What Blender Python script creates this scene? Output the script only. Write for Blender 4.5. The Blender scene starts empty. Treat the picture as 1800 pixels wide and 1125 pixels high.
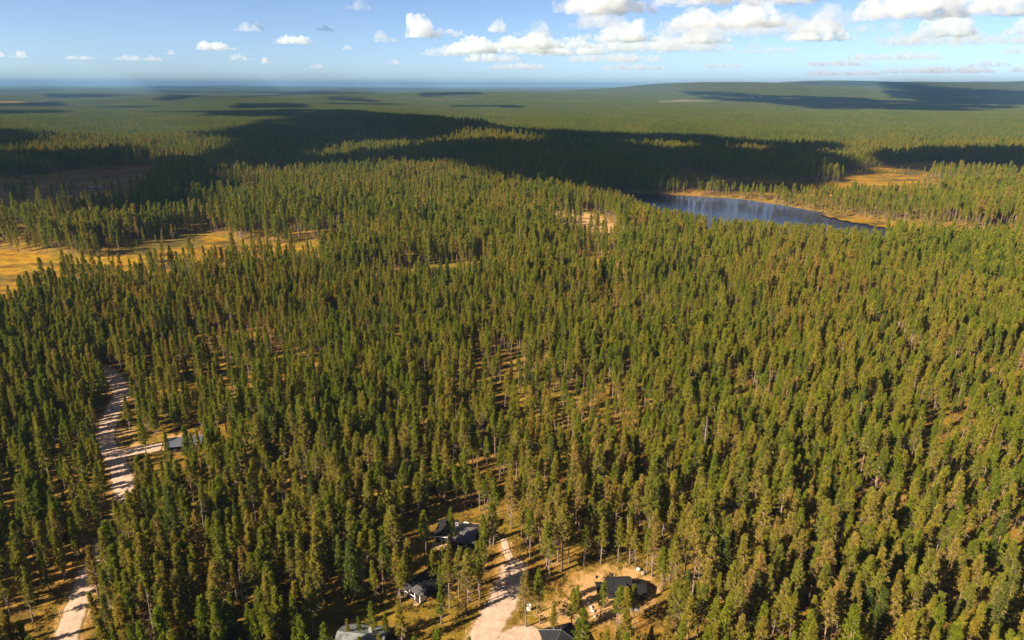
import bpy, bmesh, math, random
import numpy as np
from mathutils import Vector, Matrix

random.seed(7)
RNG = np.random.default_rng(11)
S = bpy.context.scene
COL = S.collection

# ------------------------------------------------------------------ camera
CAM_H = 115.0
FPX = 1200.0                                   # focal length in photo pixels (1800 wide)
PITCH = math.atan((562.5 - 150.5) / FPX)
cam = bpy.data.cameras.new("camera")
cam.sensor_width = 36.0
cam.lens = 24.0
cam.clip_start = 1.0
cam.clip_end = 300000.0
cam_o = bpy.data.objects.new("camera", cam)
COL.objects.link(cam_o)
cam_o.location = (0, 0, CAM_H)
cam_o.rotation_euler = (math.pi / 2 - PITCH, math.radians(0.0), 0)
cam_o.rotation_euler = (Matrix.Rotation(math.pi / 2 - PITCH, 3, 'X') @ Matrix.Rotation(math.radians(0.2), 3, 'Z')).to_euler()
S.camera = cam_o

# ------------------------------------------------------------------ sky, sun, exposure
SUN_EL = math.radians(32.0)
SH = math.radians(60.0)                        # shadows run this far to the right of straight ahead
TO_SUN = Vector((-math.sin(SH) * math.cos(SUN_EL), -math.cos(SH) * math.cos(SUN_EL), math.sin(SUN_EL)))
W = bpy.data.worlds.new("World")
S.world = W
W.use_nodes = True
wn = W.node_tree.nodes
wl = W.node_tree.links
bg = wn["Background"]
sky = wn.new("ShaderNodeTexSky")
sky.sky_type = 'NISHITA'
sky.sun_disc = False
sky.sun_elevation = SUN_EL
sky.sun_rotation = math.atan2(TO_SUN.x, TO_SUN.y)
sky.altitude = 200.0
sky.air_density = 0.5
sky.dust_density = 0.4
sky.ozone_density = 2.2
wl.new(sky.outputs[0], bg.inputs[0])
bg.inputs[1].default_value = 0.056
sl = bpy.data.lights.new("sun", 'SUN')
sl.energy = 5.0
sl.angle = math.radians(0.53)
sl.color = (1.0, 0.88, 0.70)
so = bpy.data.objects.new("sun", sl)
COL.objects.link(so)
so.rotation_euler = (-TO_SUN).to_track_quat('-Z', 'Y').to_euler()
so.location = TO_SUN * 500

S.view_settings.view_transform = 'Standard'
S.view_settings.look = 'None'
S.view_settings.exposure = 1.58
S.view_settings.gamma = 1.0
S.view_settings.use_curve_mapping = False
S.render.engine = 'CYCLES'
S.cycles.max_bounces = 12
S.cycles.diffuse_bounces = 2
S.cycles.glossy_bounces = 2
S.cycles.transmission_bounces = 2
S.cycles.transparent_max_bounces = 8
S.cycles.volume_bounces = 10
S.cycles.use_denoising = True
S.cycles.use_adaptive_sampling = False

# ------------------------------------------------------------------ helpers: pixels, noise, polygons
CP, SP = math.cos(PITCH), math.sin(PITCH)
TREE_H = 12.8                                  # usual height of a pine here, metres


def at(px, py, z=0.0):
    """photo pixel -> world point on the level z"""
    u = (px - 900) / FPX
    v = (562.5 - py) / FPX
    dy = CP + v * SP
    dz = -SP + v * CP
    t = (z - CAM_H) / dz
    return (t * u, t * dy)


def project(x, y, z):
    """world -> photo pixel (numpy arrays or numbers)"""
    zz = z - CAM_H
    depth = y * CP - zz * SP
    up = y * SP + zz * CP
    return 900 + FPX * x / depth, 562.5 - FPX * up / depth, depth


def _hash(ix, iy, seed):
    h = (ix.astype(np.int64) * 374761393 + iy.astype(np.int64) * 668265263 + seed * 1442695041) & 0xFFFFFFFF
    h = ((h ^ (h >> 13)) * 1274126177) & 0xFFFFFFFF
    h = (h ^ (h >> 16)) & 0xFFFFFFFF
    return h / 4294967295.0


def vnoise(x, y, seed=0):
    x = np.asarray(x, float)
    y = np.asarray(y, float)
    ix = np.floor(x)
    iy = np.floor(y)
    fx = x - ix
    fy = y - iy
    fx = fx * fx * (3 - 2 * fx)
    fy = fy * fy * (3 - 2 * fy)
    a = _hash(ix, iy, seed)
    b = _hash(ix + 1, iy, seed)
    c = _hash(ix, iy + 1, seed)
    d = _hash(ix + 1, iy + 1, seed)
    return (a * (1 - fx) + b * fx) * (1 - fy) + (c * (1 - fx) + d * fx) * fy


def fbm(x, y, seed=0, octs=3):
    r = 0
    amp = 0.5
    tot = 0
    for k in range(octs):
        r = r + amp * vnoise(x * 2 ** k + 17.3 * k, y * 2 ** k - 9.1 * k, seed + k)
        tot += amp
        amp *= 0.5
    return r / tot


def sstep(a, b, x):
    t = np.clip((np.asarray(x, float) - a) / (b - a), 0, 1)
    return t * t * (3 - 2 * t)


def sdist(x, y, poly):
    """signed distance to a polygon, negative inside"""
    x = np.asarray(x, float)
    y = np.asarray(y, float)
    best = np.full(x.shape, 1e18)
    inside = np.zeros(x.shape, bool)
    n = len(poly)
    for i in range(n):
        x0, y0 = poly[i]
        x1, y1 = poly[(i + 1) % n]
        dx, dy = x1 - x0, y1 - y0
        L = dx * dx + dy * dy + 1e-9
        t = np.clip(((x - x0) * dx + (y - y0) * dy) / L, 0, 1)
        best = np.minimum(best, (x - x0 - t * dx) ** 2 + (y - y0 - t * dy) ** 2)
        if y0 != y1:
            c = ((y0 > y) != (y1 > y)) & (x < (x1 - x0) * (y - y0) / (y1 - y0) + x0)
            inside ^= c
    d = np.sqrt(best)
    return np.where(inside, -d, d)


def ldist(x, y, line):
    """distance to a polyline"""
    best = np.full(np.shape(x), 1e18)
    for (x0, y0), (x1, y1) in zip(line[:-1], line[1:]):
        dx, dy = x1 - x0, y1 - y0
        t = np.clip(((x - x0) * dx + (y - y0) * dy) / (dx * dx + dy * dy + 1e-9), 0, 1)
        best = np.minimum(best, (x - x0 - t * dx) ** 2 + (y - y0 - t * dy) ** 2)
    return np.sqrt(best)


def pts(z, *pp):
    return [at(px, py, z) for px, py in pp]


# ------------------------------------------------------------------ where things lie
LAKE_Z = -7.0
LAKE = pts(LAKE_Z, (1085, 338), (1200, 344), (1290, 350), (1360, 360), (1420, 371), (1490, 386), (1565, 398), (1640, 414),
           (1590, 424), (1450, 411), (1300, 407), (1180, 396), (1110, 368), (1080, 348))
SLOUGH = pts(LAKE_Z, (1470, 432), (1500, 430), (1560, 442), (1550, 449), (1480, 441))
BOGS = [
    (-2.0, pts(-2, (-160, 452), (0, 444), (100, 455), (160, 455), (230, 441), (300, 426), (360, 415), (410, 426), (480, 432), (565, 435),
               (566, 443), (470, 453), (380, 466), (300, 477), (220, 486), (130, 492), (60, 512), (0, 535), (-170, 590)), 'gold'),
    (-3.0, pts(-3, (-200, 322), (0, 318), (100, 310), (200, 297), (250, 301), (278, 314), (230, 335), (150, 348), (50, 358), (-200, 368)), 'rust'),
    (-5.5, pts(-5.5, (1175, 300), (1250, 310), (1330, 315), (1480, 322), (1490, 300), (1560, 288), (1640, 282), (1800, 287), (1950, 291), (1950, 313),
               (1750, 311), (1650, 302), (1610, 312), (1668, 333), (1645, 346), (1560, 350), (1450, 346), (1380, 346), (1300, 340), (1200, 325)), 'gold'),
    (-6.3, pts(-6.3, (1450, 375), (1560, 391), (1640, 401), (1750, 411), (1860, 422), (1860, 438), (1700, 426), (1650, 414), (1570, 397), (1500, 386)), 'gold'),
    (-1.6, pts(-1.6, (1015, 454), (1060, 452), (1075, 462), (1062, 476), (1036, 480), (1012, 466)), 'gold'),
    (-1.2, pts(-1.2, (640, 494), (740, 476), (838, 470), (845, 486), (740, 494)), 'olive'),
]
POND = pts(-1.6, (1008, 461), (1030, 462), (1050, 467), (1047, 476), (1030, 474), (1012, 468))

ROAD_LEFT = pts(0, (90, 1215), (118, 1120), (136, 1068), (155, 1015), (190, 955), (222, 910), (221, 870), (214, 838), (202, 808), (187, 780), (190, 750), (202, 720), (213, 698), (209, 680), (198, 662), (176, 648))
ROAD_MID = pts(0, (832, 1165), (862, 1100), (890, 1050), (905, 1008), (900, 990))
PATH_MID = pts(0, (902, 992), (892, 968), (887, 948))
DRIVE_LEFT = pts(0, (203, 806), (240, 796), (285, 788))
DRIVE_MID = pts(0, (875, 1170), (900, 1128), (928, 1116), (965, 1132))
YARD = pts(0, (1005, 1010), (1050, 993), (1085, 988), (1120, 996), (1152, 1012), (1165, 1035), (1160, 1065), (1125, 1085), (1080, 1095), (1020, 1100),
           (960, 1112), (925, 1095), (950, 1070), (985, 1040))
YARD_LEFT = pts(0, (195, 760), (235, 745), (262, 790), (215, 800))
YARD_A = pts(0, (760, 915), (800, 905), (850, 912), (858, 940), (830, 960), (770, 955))
YARD_B = pts(0, (715, 1005), (770, 1000), (775, 1045), (740, 1062), (715, 1045))
YARD_F = pts(0, (280, 778), (310, 760), (360, 758), (360, 778), (320, 798), (285, 795))
YARD_E = pts(0, (600, 1085), (690, 1085), (700, 1160), (580, 1160))
SAND = pts(0, (950, 378), (985, 368), (1050, 374), (1085, 392), (1080, 410), (1040, 406), (1000, 396), (960, 390))

RIDGE = [(98, 740, 4.0), (80, 880, 8), (30, 1050, 12), (-35, 1230, 20), (-120, 1450, 29), (-210, 1620, 31), (-450, 1850, 17), (-900, 2100, 12)]
_rx, _ry, _rh = [np.array(v, float) for v in zip(*RIDGE)]
_tt = np.linspace(0, len(RIDGE) - 1, 60)
RIDX, RIDY, RIDH = (np.interp(_tt, np.arange(len(RIDGE)), v) for v in (_rx, _ry, _rh))
# centre x, y, height, radius along x, radius along y
HILLS = [(2350, 9300, 130, 1150, 1200), (4200, 10500, 112, 1500, 1500), (6000, 14500, 175, 1500, 1800), (10000, 13500, 205, 2600, 2200),
         (8000, 11000, 60, 2500, 1500), (-430, 5900, 22, 900, 600), (-1880, 4250, 22, 220, 250), (-2300, 4300, 10, 500, 300), (-580, 2480, 19, 130, 150),
         (500, 6600, 30, 1500, 700), (-700, 2900, 10, 500, 200), (5200, 8200, 26, 2200, 700), (-9000, 24000, 60, 4000, 3000), (3000, 30000, 50, 6000, 3000), (-20000, 26000, 40, 6000, 3000)]


def terrain(x, y):
    x = np.asarray(x, float)
    y = np.asarray(y, float)
    d = np.hypot(x, y)
    z = 1.6 * (fbm(x / 75, y / 75, 3, 2) - 0.5)
    z = z + sstep(450, 1500, d) * 14 * (fbm(x / 420, y / 420, 21, 2) - 0.5)
    z = z + sstep(1800, 5000, d) * 66 * (fbm(x / 1250, y / 1250, 31, 3) - 0.56)
    z = z + sstep(9000, 20000, d) * 40 * (fbm(x / 6000, y / 6000, 41, 3) - 0.5)
    z = z - 5.0 * sstep(60, 260, x + 0.15 * y) * sstep(450, 700, y) * (1 - sstep(1400, 2200, y))
    r = np.zeros(x.shape)
    near = d < 4000
    if near.any():
        xs, ys = x[near], y[near]
        rr = np.zeros(xs.shape)
        for a, b, h in zip(RIDX, RIDY, RIDH):
            rr = np.maximum(rr, h * np.exp(-((xs - a) ** 2 + (ys - b) ** 2) / (2 * 85.0 ** 2)))
        r[near] = rr
    z = z + r
    for cx, cy, h, a, b in HILLS:
        z = z + h * np.exp(-(((x - cx) / a) ** 2 + ((y - cy) / b) ** 2) * 0.7)
    mid = (d < 1700)
    if mid.any():
        xs, ys, zs = x[mid], y[mid], z[mid]
        for bz, poly, _ in BOGS:
            k = sstep(-12, 30, sdist(xs, ys, poly) + 9 * (vnoise(xs / 14, ys / 14, 77) - .5))
            zs = zs * k + (bz - 0.45) * (1 - k)
        for poly, zl, wdt in ((LAKE, LAKE_Z, 45), (SLOUGH, LAKE_Z, 14), (POND, -1.75, 5)):
            k = sstep(-4, wdt, sdist(xs, ys, poly) + 5 * (vnoise(xs / 16, ys / 16, 78) - .5))
            zs = zs * k + (zl - 1.2) * (1 - k)
        z[mid] = zs
    return z


def tz(x, y):
    return float(terrain(np.array([x]), np.array([y]))[0])


# ------------------------------------------------------------------ helpers: materials
def mat(name, col=(.5, .5, .5), rough=.8, spec=.3, var=None, scale=1.0, bump=0.0, metallic=0.0, detail=6):
    """principled material; var = second colour mixed in by noise in object space"""
    m = bpy.data.materials.new(name)
    m.use_nodes = True
    nt = m.node_tree
    b = nt.nodes["Principled BSDF"]
    b.inputs["Base Color"].default_value = (*col, 1)
    b.inputs["Roughness"].default_value = rough
    b.inputs["Specular IOR Level"].default_value = spec
    b.inputs["Metallic"].default_value = metallic
    if var is not None:
        g = nt.nodes.new("ShaderNodeNewGeometry")
        n = nt.nodes.new("ShaderNodeTexNoise")
        n.inputs["Scale"].default_value = scale
        n.inputs["Detail"].default_value = detail
        n.inputs["Roughness"].default_value = .65
        nt.links.new(g.outputs["Position"], n.inputs["Vector"])
        r = nt.nodes.new("ShaderNodeMapRange")
        r.inputs[1].default_value = .38
        r.inputs[2].default_value = .62
        nt.links.new(n.outputs["Fac"], r.inputs[0])
        mx = nt.nodes.new("ShaderNodeMix")
        mx.data_type = 'RGBA'
        mx.inputs[6].default_value = (*col, 1)
        mx.inputs[7].default_value = (*var, 1)
        nt.links.new(r.outputs[0], mx.inputs[0])
        nt.links.new(mx.outputs[2], b.inputs["Base Color"])
        if bump:
            bp = nt.nodes.new("ShaderNodeBump")
            bp.inputs["Strength"].default_value = bump
            bp.inputs["Distance"].default_value = .2
            nt.links.new(n.outputs["Fac"], bp.inputs["Height"])
            nt.links.new(bp.outputs[0], b.inputs["Normal"])
    return m


def node_noise(nt, scale, detail=5, rough=.6, vec=None):
    n = nt.nodes.new("ShaderNodeTexNoise")
    n.inputs["Scale"].default_value = scale
    n.inputs["Detail"].default_value = detail
    n.inputs["Roughness"].default_value = rough
    if vec is None:
        vec = nt.nodes.new("ShaderNodeNewGeometry").outputs["Position"]
    nt.links.new(vec, n.inputs["Vector"])
    return n.outputs["Fac"]


def ramp(nt, fac, stops):
    r = nt.nodes.new("ShaderNodeValToRGB")
    e = r.color_ramp.elements
    while len(e) < len(stops):
        e.new(.5)
    for k, (p, c) in enumerate(stops):
        e[k].position = p
        e[k].color = (*c, 1)
    nt.links.new(fac, r.inputs[0])
    return r.outputs[0]


def mixc(nt, fac, a, b, mode='MIX'):
    m = nt.nodes.new("ShaderNodeMix")
    m.data_type = 'RGBA'
    m.blend_type = mode
    for sock, v in ((m.inputs[0], fac), (m.inputs[6], a), (m.inputs[7], b)):
        if isinstance(v, (int, float)):
            sock.default_value = v
        elif isinstance(v, tuple):
            sock.default_value = (*v, 1)
        else:
            nt.links.new(v, sock)
    return m.outputs[2]


def needle_material(name, stops, transl=.32, tint=None):
    m = bpy.data.materials.new(name)
    m.use_nodes = True
    nt = m.node_tree
    nt.nodes.remove(nt.nodes["Principled BSDF"])
    if tint:                                                          # forest tiles hold many trees: each carries its own tint
        oi = nt.nodes.new("ShaderNodeAttribute")
        oi.attribute_name = tint
        rnd_out = oi.outputs["Fac"]
    else:
        rnd_out = nt.nodes.new("ShaderNodeObjectInfo").outputs["Random"]
    patch = node_noise(nt, .008, 1)
    fine = node_noise(nt, .9, 0)
    add = nt.nodes.new("ShaderNodeMath")
    add.operation = 'MULTIPLY_ADD'
    nt.links.new(patch, add.inputs[0])
    add.inputs[1].default_value = .7
    sub = nt.nodes.new("ShaderNodeMath")
    sub.operation = 'MULTIPLY_ADD'
    nt.links.new(rnd_out, sub.inputs[0])
    sub.inputs[1].default_value = .62
    sub.inputs[2].default_value = -.11
    nt.links.new(sub.outputs[0], add.inputs[2])
    c = ramp(nt, add.outputs[0], stops)
    c2 = mixc(nt, 1.0, c, ramp(nt, fine, [(.3, (.75, .75, .75)), (.7, (1.25, 1.2, 1.1))]), 'MULTIPLY')
    d = nt.nodes.new("ShaderNodeBsdfDiffuse")
    t = nt.nodes.new("ShaderNodeBsdfTranslucent")
    mx = nt.nodes.new("ShaderNodeMixShader")
    mx.inputs[0].default_value = transl
    nt.links.new(c2, d.inputs[0])
    nt.links.new(c2, t.inputs[0])
    nt.links.new(d.outputs[0], mx.inputs[1])
    nt.links.new(t.outputs[0], mx.inputs[2])
    nt.links.new(mx.outputs[0], nt.nodes["Material Output"].inputs[0])
    return m


M = {}
PINE_STOPS = [(.10, (.112, .150, .012)), (.38, (.166, .190, .016)), (.60, (.214, .205, .020)), (.82, (.262, .210, .028)), (.97, (.295, .18, .036))]
OLD_STOPS = [(.2, (.17, .125, .05)), (.5, (.24, .16, .075)), (.9, (.32, .21, .11))]
M['needle'] = needle_material("pine_needles", PINE_STOPS)
FAR_STOPS = [(.10, (.062, .105, .014)), (.40, (.092, .134, .018)), (.65, (.125, .152, .020)), (.92, (.19, .172, .026))]      # farther forest: crown self-shade and distance put into darker, greener needle colours
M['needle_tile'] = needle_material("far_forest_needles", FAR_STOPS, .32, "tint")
M['old_needle'] = needle_material("old_pine_needles", OLD_STOPS)
M['spruce'] = needle_material("spruce_needles", [(.2, (.06, .085, .016)), (.6, (.09, .115, .02)), (.9, (.13, .13, .026))])


def bark_material():
    m = bpy.data.materials.new("pine_bark")
    m.use_nodes = True
    nt = m.node_tree
    b = nt.nodes["Principled BSDF"]
    tc = nt.nodes.new("ShaderNodeTexCoord")
    sp = nt.nodes.new("ShaderNodeSeparateXYZ")
    nt.links.new(tc.outputs["Object"], sp.inputs[0])
    mr = nt.nodes.new("ShaderNodeMapRange")
    mr.inputs[1].default_value = 0
    mr.inputs[2].default_value = 12
    nt.links.new(sp.outputs[2], mr.inputs[0])
    c = ramp(nt, mr.outputs[0], [(0, (.17, .13, .10)), (.35, (.24, .16, .11)), (.65, (.36, .19, .10)), (1, (.34, .20, .11))])
    n = node_noise(nt, 3.0, 4)
    nt.links.new(mixc(nt, 1.0, c, ramp(nt, n, [(.3, (.6, .6, .6)), (.7, (1.25, 1.25, 1.25))]), 'MULTIPLY'), b.inputs["Base Color"])
    b.inputs["Roughness"].default_value = .9
    b.inputs["Specular IOR Level"].default_value = .1
    return m


M['bark'] = bark_material()
M['deadwood'] = mat("dead_wood", (.30, .23, .18), .9, .1, (.20, .15, .12), 2.0)


def ground_material():
    m = bpy.data.materials.new("heath_floor")
    m.use_nodes = True
    nt = m.node_tree
    b = nt.nodes["Principled BSDF"]
    big = node_noise(nt, .03, 4)
    med = node_noise(nt, .22, 5, .65)
    fin = node_noise(nt, 2.2, 4, .7)
    c1 = ramp(nt, med, [(.28, (.06, .05, .012)), (.45, (.19, .105, .020)), (.58, (.28, .15, .030)), (.75, (.32, .19, .065))])
    c2 = ramp(nt, med, [(.3, (.06, .055, .010)), (.5, (.18, .125, .014)), (.7, (.26, .165, .024))])
    c = mixc(nt, ramp(nt, big, [(.4, (0, 0, 0)), (.6, (1, 1, 1))]), c1, c2)
    c = mixc(nt, 1.0, c, ramp(nt, fin, [(.25, (.55, .55, .55)), (.75, (1.35, 1.3, 1.25))]), 'MULTIPLY')
    sd = nt.nodes.new("ShaderNodeAttribute")
    sd.attribute_name = "sand"
    n2 = node_noise(nt, .35, 5, .7)
    ad = nt.nodes.new("ShaderNodeMath")
    ad.operation = 'MULTIPLY_ADD'
    ad.inputs[1].default_value = 1.3
    ad.inputs[2].default_value = -.65
    nt.links.new(n2, ad.inputs[0])
    a2 = nt.nodes.new("ShaderNodeMath")
    a2.operation = 'ADD'
    nt.links.new(ad.outputs[0], a2.inputs[0])
    nt.links.new(sd.outputs["Fac"], a2.inputs[1])
    sf = ramp(nt, a2.outputs[0], [(.35, (0, 0, 0)), (.6, (1, 1, 1))])
    sand = ramp(nt, fin, [(.25, (.31, .165, .06)), (.5, (.43, .245, .095)), (.75, (.52, .33, .15))])
    c = mixc(nt, sf, c, sand)
    nt.links.new(c, b.inputs["Base Color"])
    b.inputs["Roughness"].default_value = .95
    b.inputs["Specular IOR Level"].default_value = .05
    bp = nt.nodes.new("ShaderNodeBump")
    bp.inputs["Strength"].default_value = .8
    bp.inputs["Distance"].default_value = .35
    nt.links.new(fin, bp.inputs["Height"])
    nt.links.new(bp.outputs[0], b.inputs["Normal"])
    return m


M['ground'] = ground_material()


def gravel_material():
    m = bpy.data.materials.new("pale_gravel")
    m.use_nodes = True
    nt = m.node_tree
    b = nt.nodes["Principled BSDF"]
    n = node_noise(nt, .5, 6, .7)
    f = node_noise(nt, 6.0, 3, .7)
    c = ramp(nt, n, [(.3, (.31, .205, .14)), (.5, (.43, .30, .21)), (.7, (.52, .375, .275))])
    c = mixc(nt, 1.0, c, ramp(nt, f, [(.3, (.8, .8, .8)), (.7, (1.15, 1.15, 1.15))]), 'MULTIPLY')
    tr = nt.nodes.new("ShaderNodeAttribute")
    tr.attribute_name = "verge"
    n2 = node_noise(nt, .8, 5, .7)
    ad = nt.nodes.new("ShaderNodeMath")
    ad.operation = 'ADD'
    nt.links.new(tr.outputs["Fac"], ad.inputs[0])
    nt.links.new(n2, ad.inputs[1])
    c = mixc(nt, ramp(nt, ad.outputs[0], [(.78, (0, 0, 0)), (1.0, (1, 1, 1))]), c, (.19, .115, .035))
    nt.links.new(c, b.inputs["Base Color"])
    b.inputs["Roughness"].default_value = .95
    b.inputs["Specular IOR Level"].default_value = .05
    return m


M['gravel'] = gravel_material()


def bog_material(name, stops, scale=.03):
    m = bpy.data.materials.new(name)
    m.use_nodes = True
    nt = m.node_tree
    b = nt.nodes["Principled BSDF"]
    g = nt.nodes.new("ShaderNodeNewGeometry")
    mp = nt.nodes.new("ShaderNodeMapping")
    mp.inputs["Scale"].default_value = (.55, 1.6, 1)
    nt.links.new(g.outputs["Position"], mp.inputs[0])
    n = node_noise(nt, scale, 7, .68, mp.outputs[0])
    c = ramp(nt, n, stops)
    wet = node_noise(nt, .016, 4, .6)
    c = mixc(nt, ramp(nt, wet, [(.50, (0, 0, 0)), (.60, (.8, .8, .8))]), c, (.085, .07, .018))       # greener, wetter hollows
    tuft = node_noise(nt, .16, 5, .7)
    c = mixc(nt, 1.0, c, ramp(nt, tuft, [(.35, (.5, .5, .55)), (.62, (1.15, 1.12, 1.0))]), 'MULTIPLY')
    nt.links.new(c, b.inputs["Base Color"])
    b.inputs["Roughness"].default_value = .9
    b.inputs["Specular IOR Level"].default_value = .1
    return m


M['gold'] = bog_material("golden_bog", [(.34, (.045, .034, .012)), (.42, (.13, .075, .012)), (.49, (.26, .135, .008)), (.56, (.34, .175, .006)), (.63, (.20, .14, .010)), (.72, (.09, .08, .014))], .03)
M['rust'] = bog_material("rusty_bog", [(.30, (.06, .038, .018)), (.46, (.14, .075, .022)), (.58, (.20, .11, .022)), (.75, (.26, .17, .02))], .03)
M['olive'] = bog_material("olive_bog", [(.35, (.07, .06, .02)), (.55, (.16, .13, .03)), (.7, (.20, .13, .03))])


def water_material(name, col, rough, bump, scale):
    m = bpy.data.materials.new(name)
    m.use_nodes = True
    nt = m.node_tree
    b = nt.nodes["Principled BSDF"]
    b.inputs["Base Color"].default_value = (*col, 1)
    b.inputs["Roughness"].default_value = rough
    b.inputs["IOR"].default_value = 1.33
    n = node_noise(nt, scale, 4, .6)
    n2 = node_noise(nt, .02, 3, .5)
    bp = nt.nodes.new("ShaderNodeBump")
    bp.inputs["Distance"].default_value = bump
    nt.links.new(n2, bp.inputs["Strength"])
    nt.links.new(n, bp.inputs["Height"])
    nt.links.new(bp.outputs[0], b.inputs["Normal"])
    return m


M['water'] = water_material("lake_water", (.008, .012, .030), .2, .05, .5)
M['pool'] = water_material("bog_water", (.012, .012, .012), .05, .02, .6)


# ------------------------------------------------------------------ helpers: meshes and objects
class MB:
    def __init__(self):
        self.v, self.f, self.mi = [], [], []

    def add(self, verts, faces, mi=0):
        o = len(self.v)
        self.v += [tuple(p) for p in verts]
        self.f += [tuple(i + o for i in f) for f in faces]
        self.mi += [mi] * len(faces)
        return self

    def box(self, x0, x1, y0, y1, z0, z1, mi=0):
        return self.add([(x0, y0, z0), (x1, y0, z0), (x1, y1, z0), (x0, y1, z0), (x0, y0, z1), (x1, y0, z1), (x1, y1, z1), (x0, y1, z1)],
                        [(0, 3, 2, 1), (4, 5, 6, 7), (0, 1, 5, 4), (1, 2, 6, 5), (2, 3, 7, 6), (3, 0, 4, 7)], mi)

    def slab(self, quad, th, mi=0):
        """a quad (or any flat polygon, anticlockwise from outside) given a thickness below it"""
        q = [Vector(p) for p in quad]
        n = (q[1] - q[0]).cross(q[2] - q[1]).normalized()
        lo = [p - n * th for p in q]
        k = len(q)
        fs = [tuple(range(k)), tuple(range(2 * k - 1, k - 1, -1))]
        fs += [(i, i + k, (i + 1) % k + k, (i + 1) % k) for i in range(k)]
        return self.add(q + lo, fs, mi)

    def tube(self, path, radii, n=6, mi=0, cap=True):
        rings = []
        for i, p in enumerate(path):
            p = Vector(p)
            a = Vector(path[max(i - 1, 0)])
            b = Vector(path[min(i + 1, len(path) - 1)])
            t = (b - a).normalized()
            u = t.cross(Vector((0, 0, 1)))
            if u.length < .05:
                u = Vector((1, 0, 0))
            u.normalize()
            w = t.cross(u)
            rings.append([p + (u * math.cos(k * 2 * math.pi / n) + w * math.sin(k * 2 * math.pi / n)) * radii[i] for k in range(n)])
        vs = [q for r in rings for q in r]
        fs = []
        for i in range(len(rings) - 1):
            for k in range(n):
                fs.append((i * n + k, i * n + (k + 1) % n, (i + 1) * n + (k + 1) % n, (i + 1) * n + k))
        if cap:
            fs.append(tuple(range(n - 1, -1, -1)))
            fs.append(tuple(range((len(rings) - 1) * n, len(rings) * n)))
        return self.add(vs, fs, mi)

    def mesh(self, name, mats, smooth=False):
        me = bpy.data.meshes.new(name)
        me.from_pydata(self.v, [], self.f)
        for m in (mats if isinstance(mats, (list, tuple)) else [mats]):
            me.materials.append(m)
        if any(self.mi):
            me.polygons.foreach_set("material_index", self.mi)
        if smooth:
            me.polygons.foreach_set("use_smooth", [True] * len(me.polygons))
        me.update()
        return me

    def build(self, name, mats, parent=None, smooth=False):
        o = bpy.data.objects.new(name, self.mesh(name, mats, smooth))
        COL.objects.link(o)
        o.parent = parent
        return o


def tag(o, label=None, cat=None, group=None, kind=None):
    for k, v in (("label", label), ("category", cat), ("group", group), ("kind", kind)):
        if v:
            o[k] = v
    return o


def empty(name, loc, rz=0.0):
    o = bpy.data.objects.new(name, None)
    COL.objects.link(o)
    o.location = loc
    o.rotation_euler = (0, 0, rz)
    o.empty_display_size = .5
    return o


def sheet(name, xs, ys, zs, faces, m, attrs=None, smooth=True):
    """mesh from numpy arrays"""
    me = bpy.data.meshes.new(name)
    n = len(xs)
    me.vertices.add(n)
    co = np.stack([xs, ys, zs], 1).astype(np.float32).ravel()
    me.vertices.foreach_set("co", co)
    k = faces.shape[1]
    me.loops.add(faces.size)
    me.polygons.add(len(faces))
    me.loops.foreach_set("vertex_index", faces.ravel().astype(np.int32))
    me.polygons.foreach_set("loop_start", np.arange(0, faces.size, k, dtype=np.int32))
    me.polygons.foreach_set("use_smooth", np.full(len(faces), smooth))
    for an, av in (attrs or {}).items():
        a = me.attributes.new(an, 'FLOAT', 'POINT')
        a.data.foreach_set("value", np.asarray(av, np.float32))
    me.materials.append(m)
    me.update(calc_edges=True)
    me.validate()
    o = bpy.data.objects.new(name, me)
    COL.objects.link(o)
    return o


# ------------------------------------------------------------------ clouds
CLOUD_BASE = 1400.0


def cloud_material(name, dens):
    m = bpy.data.materials.new(name)
    m.use_nodes = True
    nt = m.node_tree
    nt.nodes.remove(nt.nodes["Principled BSDF"])
    v = nt.nodes.new("ShaderNodeVolumePrincipled")
    v.inputs["Color"].default_value = (.95, .975, 1, 1)
    v.inputs["Anisotropy"].default_value = .25
    n = node_noise(nt, .0035, 4, .65)
    r = nt.nodes.new("ShaderNodeMapRange")
    r.inputs[1].default_value = .41
    r.inputs[2].default_value = .62
    r.inputs[3].default_value = 0
    r.inputs[4].default_value = dens
    nt.links.new(n, r.inputs[0])
    nt.links.new(r.outputs[0], v.inputs["Density"])
    nt.links.new(v.outputs[0], nt.nodes["Material Output"].inputs["Volume"])
    return m


M['cloud'] = cloud_material("cumulus", .0055)
M['thin_cloud'] = cloud_material("thin_cumulus", .0026)


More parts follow.
